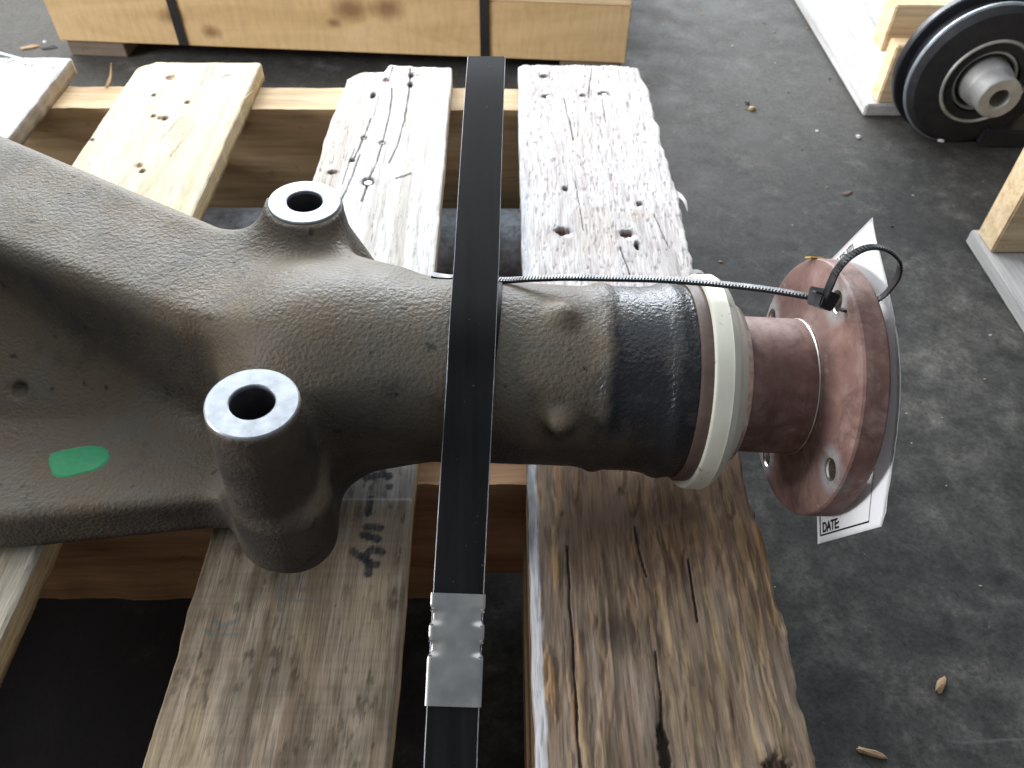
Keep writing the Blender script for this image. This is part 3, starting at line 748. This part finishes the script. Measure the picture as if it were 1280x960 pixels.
    d = np.maximum(d, lo[0] + 4 * h - X)
    V, Q = surface_nets(d, lo, h)
    return fast_mesh('housing_casting', toloc(V), Q)
HM = housing_mesh()
casting = link('housing_casting', HM, M_CAST, axle)
bm = bmesh.new(); bm.from_mesh(HM); bmesh.ops.recalc_face_normals(bm, faces=bm.faces[:])
bmesh.ops.smooth_vert(bm, verts=bm.verts[:], factor=.5, use_axis_x=True, use_axis_y=True, use_axis_z=True)
bm.normal_update(); BV = BVHTree.FromBMesh(bm); bm.to_mesh(HM); bm.free()

def zlathe(name, prof, c, mat, n=72, label=None):
    me = lathe(name, prof, n); o = link(name, me, mat, axle); o.location = c; o.rotation_euler = (0, -math.pi / 2, 0)
    if label: o['label'] = label
    return o
for c in (BOSS_F, BOSS_B):
    r = BOSS_R
    f = zlathe('machined_face', [(-.006, r - .0002), (.0006, r - .0002), (.0013, r - .0009), (.0013, .0118), (.0008, .0112), (-.0012, .0112), (-.0012, .0128)], tuple(c), M_MACH)
    b = zlathe('bore_wall', [(-.0010, .0111), (-.11, .0111), (-.11, .0128), (-.0010, .0128)], tuple(c), M_BORE, 48)
me = bpy.data.meshes.new('carrier_shade_bowl'); bm = bmesh.new(); bmesh.ops.create_uvsphere(bm, u_segments=64, v_segments=40, radius=1)  # unseen; added and sized to shade the near boards from the side lamp
for v in bm.verts: v.co = (v.co.x * .255 - .775, v.co.y * .225 + .075, max(v.co.z, -.5) * .225 + .055)
for f in bm.faces: f.smooth = True
bm.to_mesh(me); bm.free(); link('carrier_shade_bowl', me, M_CAST, axle)
# nose: gasket, dust cover, sleeve, flange
link('gasket_ring', lathe('gasket_ring', [(.0955, .045), (.0955, .0604), (.0980, .0618), (.1025, .0618), (.1035, .060), (.1035, .045)], 128), M_GASKET, axle)
link('dust_cover', lathe('dust_cover', [(.1015, .0640), (.1022, .0658), (.1035, .0664), (.1105, .0664), (.1118, .0668), (.1128, .0662), (.1150, .0652), (.1175, .0628), (.1188, .0600), (.1195, .0570), (.1225, .0545), (.1250, .052), (.1255, .045), (.104, .045), (.1025, .0626)], 144), M_SEAL, axle)
link('seal_lip', lathe('seal_lip', [(.1245, .051), (.1285, .0492), (.1300, .0462), (.1295, .0428), (.124, .042)], 128), M_BAREMETAL, axle)
link('hub_sleeve', lathe('hub_sleeve', [(.122, .030), (.122, .0408), (.126, .0420), (.1660, .0424), (.1695, .0424), (.1700, .0418), (.1700, .030)], 128), M_FLANGE, axle)
link('step_ring', lathe('step_ring', [(.1697, .0405), (.1697, .0422), (.1703, .0427), (.1712, .0424), (.1730, .0424), (.1765, .0440), (.1765, .040)], 128), M_BAREMETAL, axle)
def flange():
    prof = [(.1722, .030), (.1722, .0432), (.1738, .0465), (.1748, .052), (.1752, .060), (.1756, .0765), (.1766, .0792), (.1780, .0800), (.1905, .0800), (.1920, .0788), (.1925, .076), (.1925, .030)]
    o = link('flange', lathe('flange', prof, 160), M_FLANGE); cut = []
    for a in HOLES:
        me = lathe('cut', [(.165, .0068), (.1755, .0068), (.20, .0066), (.20, .0001), (.165, .0001)], 40, False)
        c = link('cut', me); c.location = (0, BC * math.cos(a), BC * math.sin(a)); cut.append(c)
        md = o.modifiers.new('b', 'BOOLEAN'); md.operation = 'DIFFERENCE'; md.object = c; md.solver = 'EXACT'
    bpy.context.view_layer.update(); dg = bpy.context.evaluated_depsgraph_get()
    me = bpy.data.meshes.new_from_object(o.evaluated_get(dg)); o.modifiers.clear(); o.data = me; me.name = 'flange'
    for c in cut: bpy.data.objects.remove(c)
    bm = bmesh.new(); bm.from_mesh(me)
    for f in bm.faces: f.smooth = True
    for e in bm.edges: e.smooth = not (len(e.link_faces) == 2 and e.calc_face_angle(0) > .5)
    bm.to_mesh(me); bm.free()
    o.parent = axle; return o
fl = flange()
for a in HOLES:
    me = lathe('hole_wall', [(.1762, .0069), (.192, .0069), (.192, .0062), (.1772, .0062)], 36)
    o = link('hole_wall', me, M_BAREMETAL, fl); o.location = (0, BC * math.cos(a), BC * math.sin(a))
me = box_me('paint_dab', -.004, .004, -.0045, .0045, -.0004, .0004, .0002); o = link('paint_dab', me, M_YELLOW, fl); o.location = (.1775, .052, .0612); o.rotation_euler = (-.7, 0, 0)
# green inspection mark lying on the ledge
def paint_mark():
    ns, nr = 40, 12; V = []; Fc = []
    outl = [(60, 575), (63, 567), (80, 562), (100, 558), (120, 557), (133, 560), (138, 568), (135, 578), (120, 588), (100, 593), (85, 597), (70, 597), (63, 590)]
    outl = spline(outl + outl[:1], ns + 1)[:ns]; cen = outl.mean(0)
    for i in range(nr + 1):
        for j in range(ns):
            p = cen + (outl[j] - cen) * (i / nr) * (1 + .03 * math.sin(j * 2.3) * (i == nr))
            hit = None
            o_ = toloc(EYE); dd = toloc(EYE + ray(*p)) - o_
            hit, no, _, _ = BV.ray_cast(Vector(o_), Vector(dd).normalized())
            V.append(tuple(hit + no * (.0004 if i < nr else -.0002)))
    for i in range(nr):
        for j in range(ns):
            k = (j + 1) % ns; Fc.append((i * ns + j, i * ns + k, (i + 1) * ns + k, (i + 1) * ns + j))
    return mesh('paint_mark', V, Fc, True)
link('paint_mark', paint_mark(), M_GREEN, axle)['label'] = 'green paint mark'

# ------------------------------------------------------------------ black strap with crimp seal
strap = thing('packing_strap', 'wide black strap over the axle tube with its cut end sticking up', 'strap', (-.04, -.07, 0))
yc, zc = A0[1], A0[2] + .0018
path2 = [(-.60, -.10), (-.50, -.066), (-.40, -.022), (-.281, .031), (-.211, .0695), (-.15, .1035)]
tailyz = path2 + [(-.112, .1245), (-.088, .1400), (-.055, .1500), (0, .1630), (.06, .1765), (.10, .1850), (.1265, .1895)]
def strap_x(y, z, pxs=((-.60, 560), (-.281, 563.5), (-.2, 575), (-.11, 588.5), (-.045, 596), (.125, 608))):
    px = np.interp(y, [a for a, b in pxs], [b for a, b in pxs])
    d = np.array([0, y, z]) - EYE; d[0] = 0
    dep = (d @ np.array([0, FW[1], FW[2]]))
    return EYE[0] + (px - 640) / F * dep + FW[0] * dep
def ribbon(yz, n, off, dx, back=False):
    dxs = lambda y: dx * float(sst(-.12, -.07, np.array(y)))
    q = spline([(0, a, b) for a, b in yz], n); T = np.gradient(q, axis=0); N = np.stack([0 * T[:, 0], -T[:, 2], T[:, 1]], 1); N /= np.linalg.norm(N, axis=1)[:, None]
    P = q + N * off; P[:, 0] = [strap_x(min(a, .13), b) + dxs(a) - (.022 * float(sst(.05, -.03, np.array(b)) * sst(-.05, -.02, np.array(a))) if back else 0) for _, a, b in q]; return P, N
P, N = ribbon(tailyz, 90, .0016, 0)
me, P_, T_, S_, N_ = sweep('strap_tail', P, N, .0250, .0009); to = link('strap_tail', me, M_STRAP, strap); to.location = -Vector(strap.location)
for sg in (-1, 1):
    me, *_ = sweep('sheared_edge', P_ + S_ * sg * .01262 - N_ * .00002, N_, .0005, .00094); link('sheared_edge', me, M_EDGE, to)
ang = np.radians(np.linspace(112, -8, 16)); Rr = .0562
low = path2 + [(-.112, .1236)] + [(yc + Rr * math.cos(a), zc - .0018 + Rr * math.sin(a)) for a in ang] + [(-.008, .02), (-.004, -.05), (-.002, -.12)]
P, N = ribbon(low, 120, .0003, .0026, True)
me, *_ = sweep('strap_loop', P, N, .0250, .0009); o = link('strap_loop', me, M_STRAP, strap); o.location = -Vector(strap.location)
# bright sheared edge line along the strap
# seal
def crimp_seal():
    P, N = ribbon(tailyz, 400, .0016, 0)
    pyx = np.array([480 - F * (CAM @ (p - EYE))[1] / -(CAM @ (p - EYE))[2] for p in P])
    i0 = int(np.argmin(abs(pyx - 884))); i1 = int(np.argmin(abs(pyx - 741)))
    ff = np.linspace(i0, i1, 64); P = np.stack([np.interp(ff, range(400), P[:, q]) for q in range(3)], 1); N = np.stack([np.interp(ff, range(400), N[:, q]) for q in range(3)], 1); T = np.gradient(P, axis=0); T /= np.linalg.norm(T, axis=1)[:, None]; S = np.cross(T, N)
    wd = .0275; nu = 30; V = []; Fc = []
    vv = np.linspace(0, 1, 64)
    us = np.linspace(-1, 1, nu)
    for i in range(64):
        v = vv[i]; pin = 0
        for c in (.50, .79):
            pin = max(pin, float(np.exp(-((v - c) / .068) ** 4)))
        for u in us:
            e = abs(u)
            hgt = .0024 - .0014 * pin * sst(.30, .95, np.array(e)) * 1.0 - .0006 * max(0, (e - .9) / .1) ** 2 + .0003 * math.sin(v * 5.5) * (1 - e)
            side = u * (wd / 2 - .0013 * pin * sst(.8, 1., np.array(e)))
            V.append(P[i] + S[i] * side + N[i] * hgt)
    for i in range(63):
        for j in range(nu - 1): Fc.append((i * nu + j, i * nu + j + 1, (i + 1) * nu + j + 1, (i + 1) * nu + j))
    # rolled edges and back
    b0 = len(V)
    for i in range(64):
        for sgn in (-1, 1):
            pin = max(float(np.exp(-((vv[i] - c) / .068) ** 4)) for c in (.50, .79))
            for dn, inn in ((-.0006, 0), (-.0022, .0006), (-.0026, .006)):
                V.append(P[i] + S[i] * sgn * (wd / 2 - inn - .0013 * pin) + N[i] * dn)
    for i in range(63):
        for s, edge in ((0, 0), (1, nu - 1)):
            a = [i * nu + edge] + [b0 + i * 6 + s * 3 + q for q in range(3)]; b = [(i + 1) * nu + edge] + [b0 + (i + 1) * 6 + s * 3 + q for q in range(3)]
            for q in range(3): Fc.append((a[q], b[q], b[q + 1], a[q + 1]))
    me = mesh('crimp_seal', V, Fc, True); bm = bmesh.new(); bm.from_mesh(me); bmesh.ops.recalc_face_normals(bm, faces=bm.faces[:])
    for e in bm.edges:
        if len(e.link_faces) == 2 and e.calc_face_angle(0) > .7: e.smooth = False
    bm.to_mesh(me); bm.free()
    o = link('crimp_seal', me, M_CLIP, strap); o.location = -Vector(strap.location); o['label'] = 'crimped bright metal seal'
    # cut slits of the crimps
    for c in (.44, .56, .73, .85):
        for sgn in (-1, 1):
            i = int(c * 63); p = P[i] + S[i] * sgn * (wd / 2 - .0013) + N[i] * .0024
            me = mesh('crimp_slit', [p + S[i] * sgn * .0011 + T[i] * .0004 - N[i] * .0012, p - S[i] * sgn * .0008 + T[i] * .0001, p - S[i] * sgn * .0008 - T[i] * .0001, p + S[i] * sgn * .0011 - T[i] * .0004 - N[i] * .0012,
                                     p + S[i] * sgn * .0011 + T[i] * .0004 + N[i] * .0006, p - S[i] * sgn * .0008 + T[i] * .0001 + N[i] * .0005, p - S[i] * sgn * .0008 - T[i] * .0001 + N[i] * .0005, p + S[i] * sgn * .0011 - T[i] * .0004 + N[i] * .0006],
                      [(0, 1, 2, 3), (4, 5, 6, 7), (0, 1, 5, 4), (1, 2, 6, 5), (2, 3, 7, 6), (3, 0, 4, 7)])
            q = link('crimp_slit', me, M_CLIP, o)
crimp_seal()

# ------------------------------------------------------------------ tag
TP = .1955
def atp(px, py, t):
    d = ray(px, py); c = A0 + AU * t; return EYE + d * (((c - EYE) @ AU) / (d @ AU))
BL, BR, TR = atp(1022, 680, TP), atp(1105, 657, TP), atp(1090, 272, TP)
UU = BR - BL; VV = TR - BR
tagt = thing('paper_tag', 'white paper tag with DATE box tied behind the red flange', 'paper tag', BL)
def tagpt(u, v, off=0.):
    bulge = .0125 * math.sin(math.pi * min(max(v, 0), 1)) ** 1.3 * (sst(.35, 1., np.array(u))) + .004 * sst(.75, 1, np.array(v)) * sst(.5, 0, np.array(u)) * 0
    curl = .006 * sst(.25, 0, np.array(v)) * sst(.4, 1, np.array(u))
    return BL + UU * u + VV * v + AU * (bulge + curl * 0 - off)
nu, nv = 24, 48; V = []; Fc = []
rng = np.random.default_rng(4)
for side in (0, 1):
    for j in range(nv + 1):
        for i in range(nu + 1):
            u = i / nu; v = j / nv
            uu = u + (rng.uniform(-.004, .004) if i in (0, nu) and 0 < j < nv else 0)
            if j < 2 and i > nu - 2: uu = u - .02 * (2 - j)
            V.append(tagpt(uu, v, 0 if side == 0 else -.0004))
st = (nu + 1) * (nv + 1)
for s in (0, 1):
    for j in range(nv):
        for i in range(nu):
            a = s * st + j * (nu + 1) + i; q = (a, a + 1, a + nu + 2, a + nu + 1); Fc.append(q if s else q[::-1])
rim = [j * (nu + 1) for j in range(nv + 1)] + [nv * (nu + 1) + i for i in range(1, nu + 1)] + [j * (nu + 1) + nu for j in range(nv - 1, -1, -1)] + [i for i in range(nu - 1, 0, -1)]
for a, b in zip(rim, rim[1:] + rim[:1]): Fc.append((a, b, b + st, a + st))
o = link('tag_sheet', mesh('tag_sheet', V, Fc, True), M_PAPER, tagt); o.location = -Vector(BL); SHEET = o
LU, LV = np.linalg.norm(UU), np.linalg.norm(VV)
def printed(name, pts_faces, label=None):
    V, Fc = pts_faces; W_ = [tagpt(u, v, .00035) for u, v in V]
    o = link(name, mesh(name, W_, Fc), M_INK, SHEET)
    if label: o['label'] = label
def line(u0, v0, u1, v1, wd):
    n = 30; V = []; Fc = []
    d = np.array([(u1 - u0) * LU, (v1 - v0) * LV]); d /= np.linalg.norm(d); nn = np.array([-d[1] / LU, d[0] / LV]) * wd / 2
    for k in range(n + 1):
        t = k / n; p = np.array([u0 + (u1 - u0) * t, v0 + (v1 - v0) * t]); V += [tuple(p - nn), tuple(p + nn)]
    for k in range(n): Fc.append((2 * k, 2 * k + 1, 2 * k + 3, 2 * k + 2))
    return V, Fc
def text(name, s, u, v, size, sx=1.):
    cu = bpy.data.curves.new(name, 'FONT'); cu.body = s; cu.size = size; cu.resolution_u = 3; cu.offset = size * .03
    ob = bpy.data.objects.new(name, cu); COL.objects.link(ob); bpy.context.view_layer.update()
    me = bpy.data.meshes.new_from_object(ob.evaluated_get(bpy.context.evaluated_depsgraph_get()))
    V = [(u + q.co.x * sx / LU, v + q.co.y / LV) for q in me.vertices]; Fc = [tuple(p.vertices) for p in me.polygons]
    bpy.data.objects.remove(ob); printed(name, (V, Fc))
for k in ((.06, .026, .80, .026, .0010), (.06, .026, .06, .36, .0010), (.80, .026, .80, .36, .0004), (.06, .36, .80, .36, .0010)):
    printed('printed_border', line(*k))
text('printed_date', 'DATE:', .10, .035, .0086, .95)
text('printed_phone', '1-800-225-3771', .36, .958, .0052, .9)

# ------------------------------------------------------------------ cable tie
tie = thing('cable_tie', 'black ribbed cable tie looped through the flange and tag', 'cable tie', atd(1027, 376, .43))
def tie_strip(name, pts, n, wd, th, mat, teeth=None, norm=None):
    P = spline([atd(*p[:3]) for p in pts], n)
    NN = spline([p[3] for p in pts], n)
    wds = np.full(n, wd)
    return P, NN, wds
up = (0, -.2, 1)
vw = tuple(-FW)
arm = [(539, 346, .474, (0, .16, .98)), (556, 348.5, .475, (0, .16, .98)), (575, 349, .480, (0, .16, .98)), (600, 351, .480, (0, .16, .98)), (632, 352.5, .474, (0, .16, 1)), (665, 350.5, .468, (0, .16, .97)), (710, 349, .464, (0, .16, .98)), (765, 350, .460, (0, .16, .98)), (825, 351.5, .455, (0, .16, .98)), (885, 356, .450, (0, .16, .98)), (950, 363, .444, (0, .16, .98)), (1000, 371, .438, (0, .16, .98)), (1024, 375, .436, (0, .16, .98))]
P, NN, wds = tie_strip('a', arm, 200, .0046, .0012, M_PLASTIC)
kk = np.linspace(0, 1, 200); wds = np.interp(kk, [0, .02, .17, .22, 1], [.0040, .0056, .0052, .0050, .0050])
me, PP, TT, SS, N2 = sweep('tie_arm', P, NN, wds, .0020); armo = link('tie_arm', me, M_PLASTIC, tie); armo.location = -Vector(tie.location)
def teeth(name, PP, TT, SS, NN, i0, pitch, wd, th, parent, side=1):
    s = np.concatenate([[0], np.cumsum(np.linalg.norm(np.diff(PP, axis=0), axis=1))]); L = s[i0]
    V = []; Fc = []
    while L < s[-1] - .002:
        p, t, sd, n = [np.array([np.interp(L, s, A[:, q]) for q in range(3)]) for A in (PP, TT, SS, NN)]
        b = len(V); hw = wd * .36; top = p + n * (th if side > 0 else 0); up_ = n * side
        for a in (-hw, hw): V += [top + sd * a - t * pitch * .42, top + sd * a + t * pitch * .22, top + sd * a + t * pitch * .02 + up_ * .0006, top + sd * a - t * pitch * .26 + up_ * .0006]
        Fc += [(b, b + 1, b + 2, b + 3), (b + 4, b + 7, b + 6, b + 5), (b, b + 4, b + 5, b + 1), (b + 1, b + 5, b + 6, b + 2), (b + 2, b + 6, b + 7, b + 3), (b + 3, b + 7, b + 4, b)]
        L += pitch
    o = link(name, mesh(name, V, Fc), M_PLASTIC, parent); o['kind'] = 'stuff'; return o
teeth('tie_teeth', PP, TT, SS, N2, 62, .0018, .0040, .0020, armo)
hd = toworld([.172, BC * math.cos(HOLES[1]), BC * math.sin(HOLES[1])])
loop = [(1024, 378, .434, (.3, -.5, .7)), (1034, 366, .424, (-.55, -.3, .75)), (1046, 340, .417, (-.5, -.1, .85)), (1062, 322, .414, (-.35, 0, .9)), (1084, 311, .414, (0, .1, 1)), (1106, 313, .418, (.45, .1, .9)), (1121, 326, .424, (.85, .1, .5)), (1122, 343, .431, (1, .1, 0)), (1113, 358, .437, (.8, -.1, -.5)), (1100, 371, .442, (.55, -.3, -.8)), (1075, 384, .447, (.3, -.3, -.9)), (1050, 386, .444, (.2, -.3, -.9))]
P = spline([atd(*p[:3]) for p in loop], 130); NN = spline([p[3] for p in loop], 130)
me, PP, TT, SS, N2 = sweep('tie_loop', P, NN, .0048, .0013); lo_ = link('tie_loop', me, M_PLASTIC, tie); lo_.location = -Vector(tie.location)
teeth('tie_teeth', PP, TT, SS, N2, 22, .0018, .0042, .0013, lo_)
# head
bm = bmesh.new(); bmesh.ops.create_cube(bm, size=1)
for v in bm.verts:
    k = .82 if v.co.z < 0 else 1
    v.co = (v.co.x * .0142 * k, v.co.y * .0112 * k, v.co.z * .0098)
bmesh.ops.bevel(bm, geom=bm.edges[:], offset=.0008, segments=2, affect='EDGES')
me = bpy.data.meshes.new('tie_head'); bm.to_mesh(me); bm.free()
o = link('tie_head', me, M_PLASTIC, tie); o.location = Vector(atd(1028, 374, .4325)) - Vector(tie.location); o.rotation_euler = (-.55, .55, .25)
me = box_me('tie_head_slot', -.0031, .0031, -.0014, .0014, -.0005, .0005, .0002); o = link('tie_head_slot', me, M_BORE, tie); o.location = Vector(atd(1022, 366, .4262)) - Vector(tie.location); o.rotation_euler = (-.55, .55, .25)

# ------------------------------------------------------------------ crate in the back
c0 = atz(75, 50.5, -.162); c1 = atz(781, 79, -.162)
cw = float(np.hypot(*(c1 - c0)[:2])); crz = math.atan2(c1[1] - c0[1], c1[0] - c0[0])
crate = thing('wooden_crate', 'pale plywood crate behind the pallet held by two black bands', 'crate', (c0[0], c0[1], ZF)); crate.rotation_euler = (0, 0, crz)
def crate_front():
    t = NT('crate_pine'); v = t.mapping((1, 1, 1))
    big = t.noise(t.mapping((3.0, 16, 16)), 1, 5, .6, 1.5); fine = t.noise(t.mapping((120, 160, 26)), 1, 4, .6)
    c = t.ramp(big, [(.3, (.48, .335, .17)), (.5, (.56, .40, .215)), (.7, (.61, .455, .265))])
    c = t.mix(.6, c, t.ramp(fine, [(.3, .78), (.65, 1.06)]), 'MULTIPLY')
    for (kx, kz, r) in ((.265, .052, .016), (.205, .075, .022), (.50, .098, .03), (.56, .10, .028), (.47, .075, .012)):
        d = t.n('ShaderNodeVectorMath', operation='DISTANCE'); mp = t.mapping((1, .1, 1.5)); d.inputs[1].default_value = (kx, 0, kz * 1.5); t.l(mp, d.inputs[0])
        e = t.math('ADD', d.outputs['Value'], t.math('MULTIPLY', t.math('SUBTRACT', fine, .5), .012))
        c = t.mix(t.ramp(t.math('MULTIPLY', e, .4 / r), [(.12, .75), (.5, 0)]), c, (.17, .085, .04))
    return t.out(c, .7, t.bump(fine, .3, .0006), spec=.25)
M_CRATE = crate_front(); CB = -.162 - ZF
def cpart(name, me, mat): return link(name, me, mat, crate)
cpart('front_board', box_me('front_board', 0, cw, 0, .022, CB, CB + .090, .0012), M_CRATE)
cpart('side_board', box_me('side_board', .001, .022, .0235, .55, CB + .001, CB + .090, .0012), M_PINE)
cpart('side_board', box_me('side_board', cw - .022, cw - .001, .0235, .55, CB + .001, CB + .090, .0012), M_PINE)
cpart('back_board', box_me('back_board', 0, cw, .5515, .573, CB, CB + .090, .0012), M_PINE)
cpart('lid_board', box_me('lid_board', 0, cw, 0, .573, CB + .0906, CB + .104, .0012), M_PINE)
cpart('base_board', box_me('base_board', .024, cw - .024, .0235, .55, CB + .004, CB + .02, .0012), M_OLD)
for a, b in ((.006, .105), (.835, .935)):
    cpart('crate_runner', box_me('crate_runner', a, b, .006, .56, 0, CB - .0008, .002), M_OLD)
for px, lab in ((228, 'black band round the crate nearer its left end'), (606, 'black band round the crate straight behind the strap tail')):
    q = atz(px, 60 if px < 400 else 75, -.162); xl = ((q - c0) @ np.array([math.cos(crz), math.sin(crz), 0]))
    y0, y1, z0, z1 = -.0012, .5745, CB - .0006, CB + .1052
    me, *_ = sweep('crate_band', [(xl, y1, z0), (xl, y0 + .01, z0), (xl, y0, z0 + .002), (xl, y0, z1 - .002), (xl, y0 + .002, z1), (xl, y1, z1), (xl, y1 + .001, z0)], [(0, 0, -1), (0, -.3, -1), (0, -1, -.3), (0, -1, .3), (0, -.3, 1), (0, .3, 1), (0, 1, 0)], .0155, .0008)
    o = link('crate_band', me, M_CRATESTRAP); o.location = crate.location; o.rotation_euler = (0, 0, crz)
    tag(o, lab, 'band', 'bands round the crate')

# ------------------------------------------------------------------ skids on the right
def skid(label, x0, x1, y0, y1, py0, py1, ph, px0, extra=None, rz=0, gmat=M_GREYWOOD):
    s = thing('wooden_skid', label, 'skid', (x0, (y0 + y1) / 2, ZF), 'wooden skids at the right')
    def p(name, me, mat): o = link(name, me, mat, s); o.location = -Vector(s.location); return o
    p('base_board', box_me('base_board', x0, x1, y0, y1, ZF + .0005, ZF + .020, .002), gmat)
    p('cross_plank', box_me('cross_plank', px0, px0 + .6, py0, py1, ZF + .0205, ZF + .0205 + ph, .002), M_PINE)
    if extra: p('cross_plank', box_me('cross_plank', *extra, .002), M_PINE)
    return s
skid('bleached skid with tan plank behind the black wheel', .5535, .73, .740, 1.5, .745, .775, .088, .570, (.568, 1.15, .775 + .012, .83, ZF + .0205 + .060, ZF + .15))
skid('bleached skid at the right edge with a bright plank end, nearer than the wheel', .5895, .75, -.25, .424, .3745, .416, .16, .5935)

# ------------------------------------------------------------------ black wheel with bearing stub
hubc = aty(1232, 103, .66); RW = .1075
wheel = thing('pulley_wheel', 'black round pulley with grey stub shaft standing by the skid', 'pulley', (hubc[0], hubc[1], ZF))
hz = hubc[2] - ZF
def wpart(name, prof, mat, n=128):
    me = lathe(name, prof, n); o = link(name, me, mat, wheel); o.location = (0, 0, hz); o.rotation_euler = (0, 0, -math.pi / 2); return o
# local profile x points at the viewer (-y world)
wpart('back_disc', [(-.060, .02), (-.060, RW - .004), (-.057, RW), (-.048, RW), (-.046, RW - .002), (-.046, .02)], M_BLACKPAINT)
wpart('groove_wall', [(-.0455, .06), (-.0455, RW - .014), (-.022, RW - .014), (-.022, .06)], M_BLACKPAINT)
wpart('front_rim', [(-.0215, .06), (-.0215, RW - .006), (-.019, RW - .0045), (-.0165, RW - .0045), (-.0145, RW - .0065), (-.0145, .06)], M_RIM)
wpart('front_disc', [(-.0140, .045), (-.0140, RW - .0075), (-.010, RW - .0095), (-.004, RW - .014), (.001, .068), (.001, .045)], M_BLACKMATT)
wpart('bearing_ring', [(.0008, .0560), (.0030, .0572), (.0036, .0585), (.0030, .0600), (.0008, .0612)], M_STUB)
wpart('bearing_seal', [(-.010, .028), (-.010, .056), (-.008, .056), (-.008, .049), (-.009, .047), (-.009, .028)], M_BLACKMATT)
wpart('bearing_cage', [(-.0055, .044), (-.0035, .0425), (-.0035, .040), (-.0055, .0385)], M_RIM)
wpart('stub_shaft', [(-.02, .010), (-.02, .0345), (.000, .0335), (.016, .0318), (.0185, .0300), (.020, .0292), (.046, .0285), (.0475, .0272), (.0475, .0138), (.046, .0125), (.0, .0122), (-.001, .010)], M_STUB)
me = box_me('foot_plate', .03, .35, -.010, .045, .0005, .028, .003); o = link('foot_plate', me, M_BLACKPAINT, wheel)

# ------------------------------------------------------------------ bits on the floor
def chunk(name, px, py, sx, sy, sz, mat, label, cat, group=None, seed=0, rz=None):
    c = atz(px, py, ZF); rng = np.random.default_rng(seed)
    bm = bmesh.new(); bmesh.ops.create_icosphere(bm, subdivisions=2, radius=1)
    for v in bm.verts:
        k = 1 + rng.uniform(-.22, .22); v.co = (v.co.x * sx * k, v.co.y * sy * k, max(v.co.z, -.4) * sz * k + sz * .4)
    me = bpy.data.meshes.new(name); bm.to_mesh(me); bm.free()
    o = link(name, me, mat); o.location = (c[0], c[1], ZF); o.rotation_euler = (0, 0, rng.uniform(0, 6) if rz is None else rz)
    return tag(o, label, cat, group)
chunk('pebble', 940, 137, .0052, .0045, .004, M_STONE, 'small tan pebble on the floor right of the crate', 'pebble', None, 1)
chunk('pebble', 934, 129, .005, .0035, .003, M_CHIPDARK, 'small dark pebble just behind the tan pebble', 'pebble', None, 2)
chunk('dry_leaf', 1059, 242, .010, .0035, .0015, M_LEAF, 'curled dark brown leaf on the open floor above the tag', 'leaf', None, 3, .5)
chunk('wood_chip', 1175, 857, .0085, .0030, .0025, M_CHIPWOOD, 'pale brown wood chip on the floor at lower right', 'wood chip', None, 4, .9)
chunk('wood_chip', 1087, 941, .012, .0024, .002, M_CHIPWOOD, 'thin wood chip on the floor beside the rough board, nearest the camera', 'wood chip', None, 5, -.3)
chunk('wood_chip', 38, 60, .018, .0045, .003, M_CHIPWOOD, 'pale wood chip on the floor at the left of the crate', 'wood chip', None, 6, .35)
chunk('grit_clod', 62, 60, .014, .007, .003, M_CHIPDARK, 'dark flattened clod beside the crate corner', 'clod', None, 7, .2)
chunk('paint_flake', 56, 53, .004, .003, .002, M_CHIPWHITE, 'white flake on the floor beside the crate corner', 'flake', None, 8)
chunk('plastic_bit', 1176, 176, .0055, .005, .006, M_CHIPWHITE, 'white plastic bit on the floor under the black pulley', 'plastic bit', None, 9)
chunk('grit_lump', 1073, 172, .004, .003, .003, M_CHIPWHITE, 'pale grit lump between the pulley and the pallet', 'grit lump', None, 10)
# loose grit
bm = bmesh.new(); rng = np.random.default_rng(11)
for k in range(420):
    x = rng.uniform(.19, .95) if k % 4 else rng.uniform(-1., .2); y = rng.uniform(-.45, 1.3) if k % 4 else rng.uniform(.58, 1.2); s = (.0005 + .0019 * rng.random() ** 5)
    r = bmesh.ops.create_icosphere(bm, subdivisions=1, radius=s); mi = int(rng.choice(3, p=[.72, .10, .18]))
    for v in r['verts']:
        q = 1 + rng.uniform(-.3, .3); v.co = (v.co.x * q * 1.5 + x, v.co.y * q + y, v.co.z * .6 * q + ZF + s * .3)
    for f in {f for v in r['verts'] for f in v.link_faces}: f.material_index = mi
me = bpy.data.meshes.new('floor_grit'); bm.to_mesh(me); bm.free()
for mt in (M_CHIPDARK, M_CHIPWHITE, M_CHIPWOOD): me.materials.append(mt)
tag(link('floor_grit', me), 'loose grit and crumbs scattered on the concrete', None, None, 'stuff')
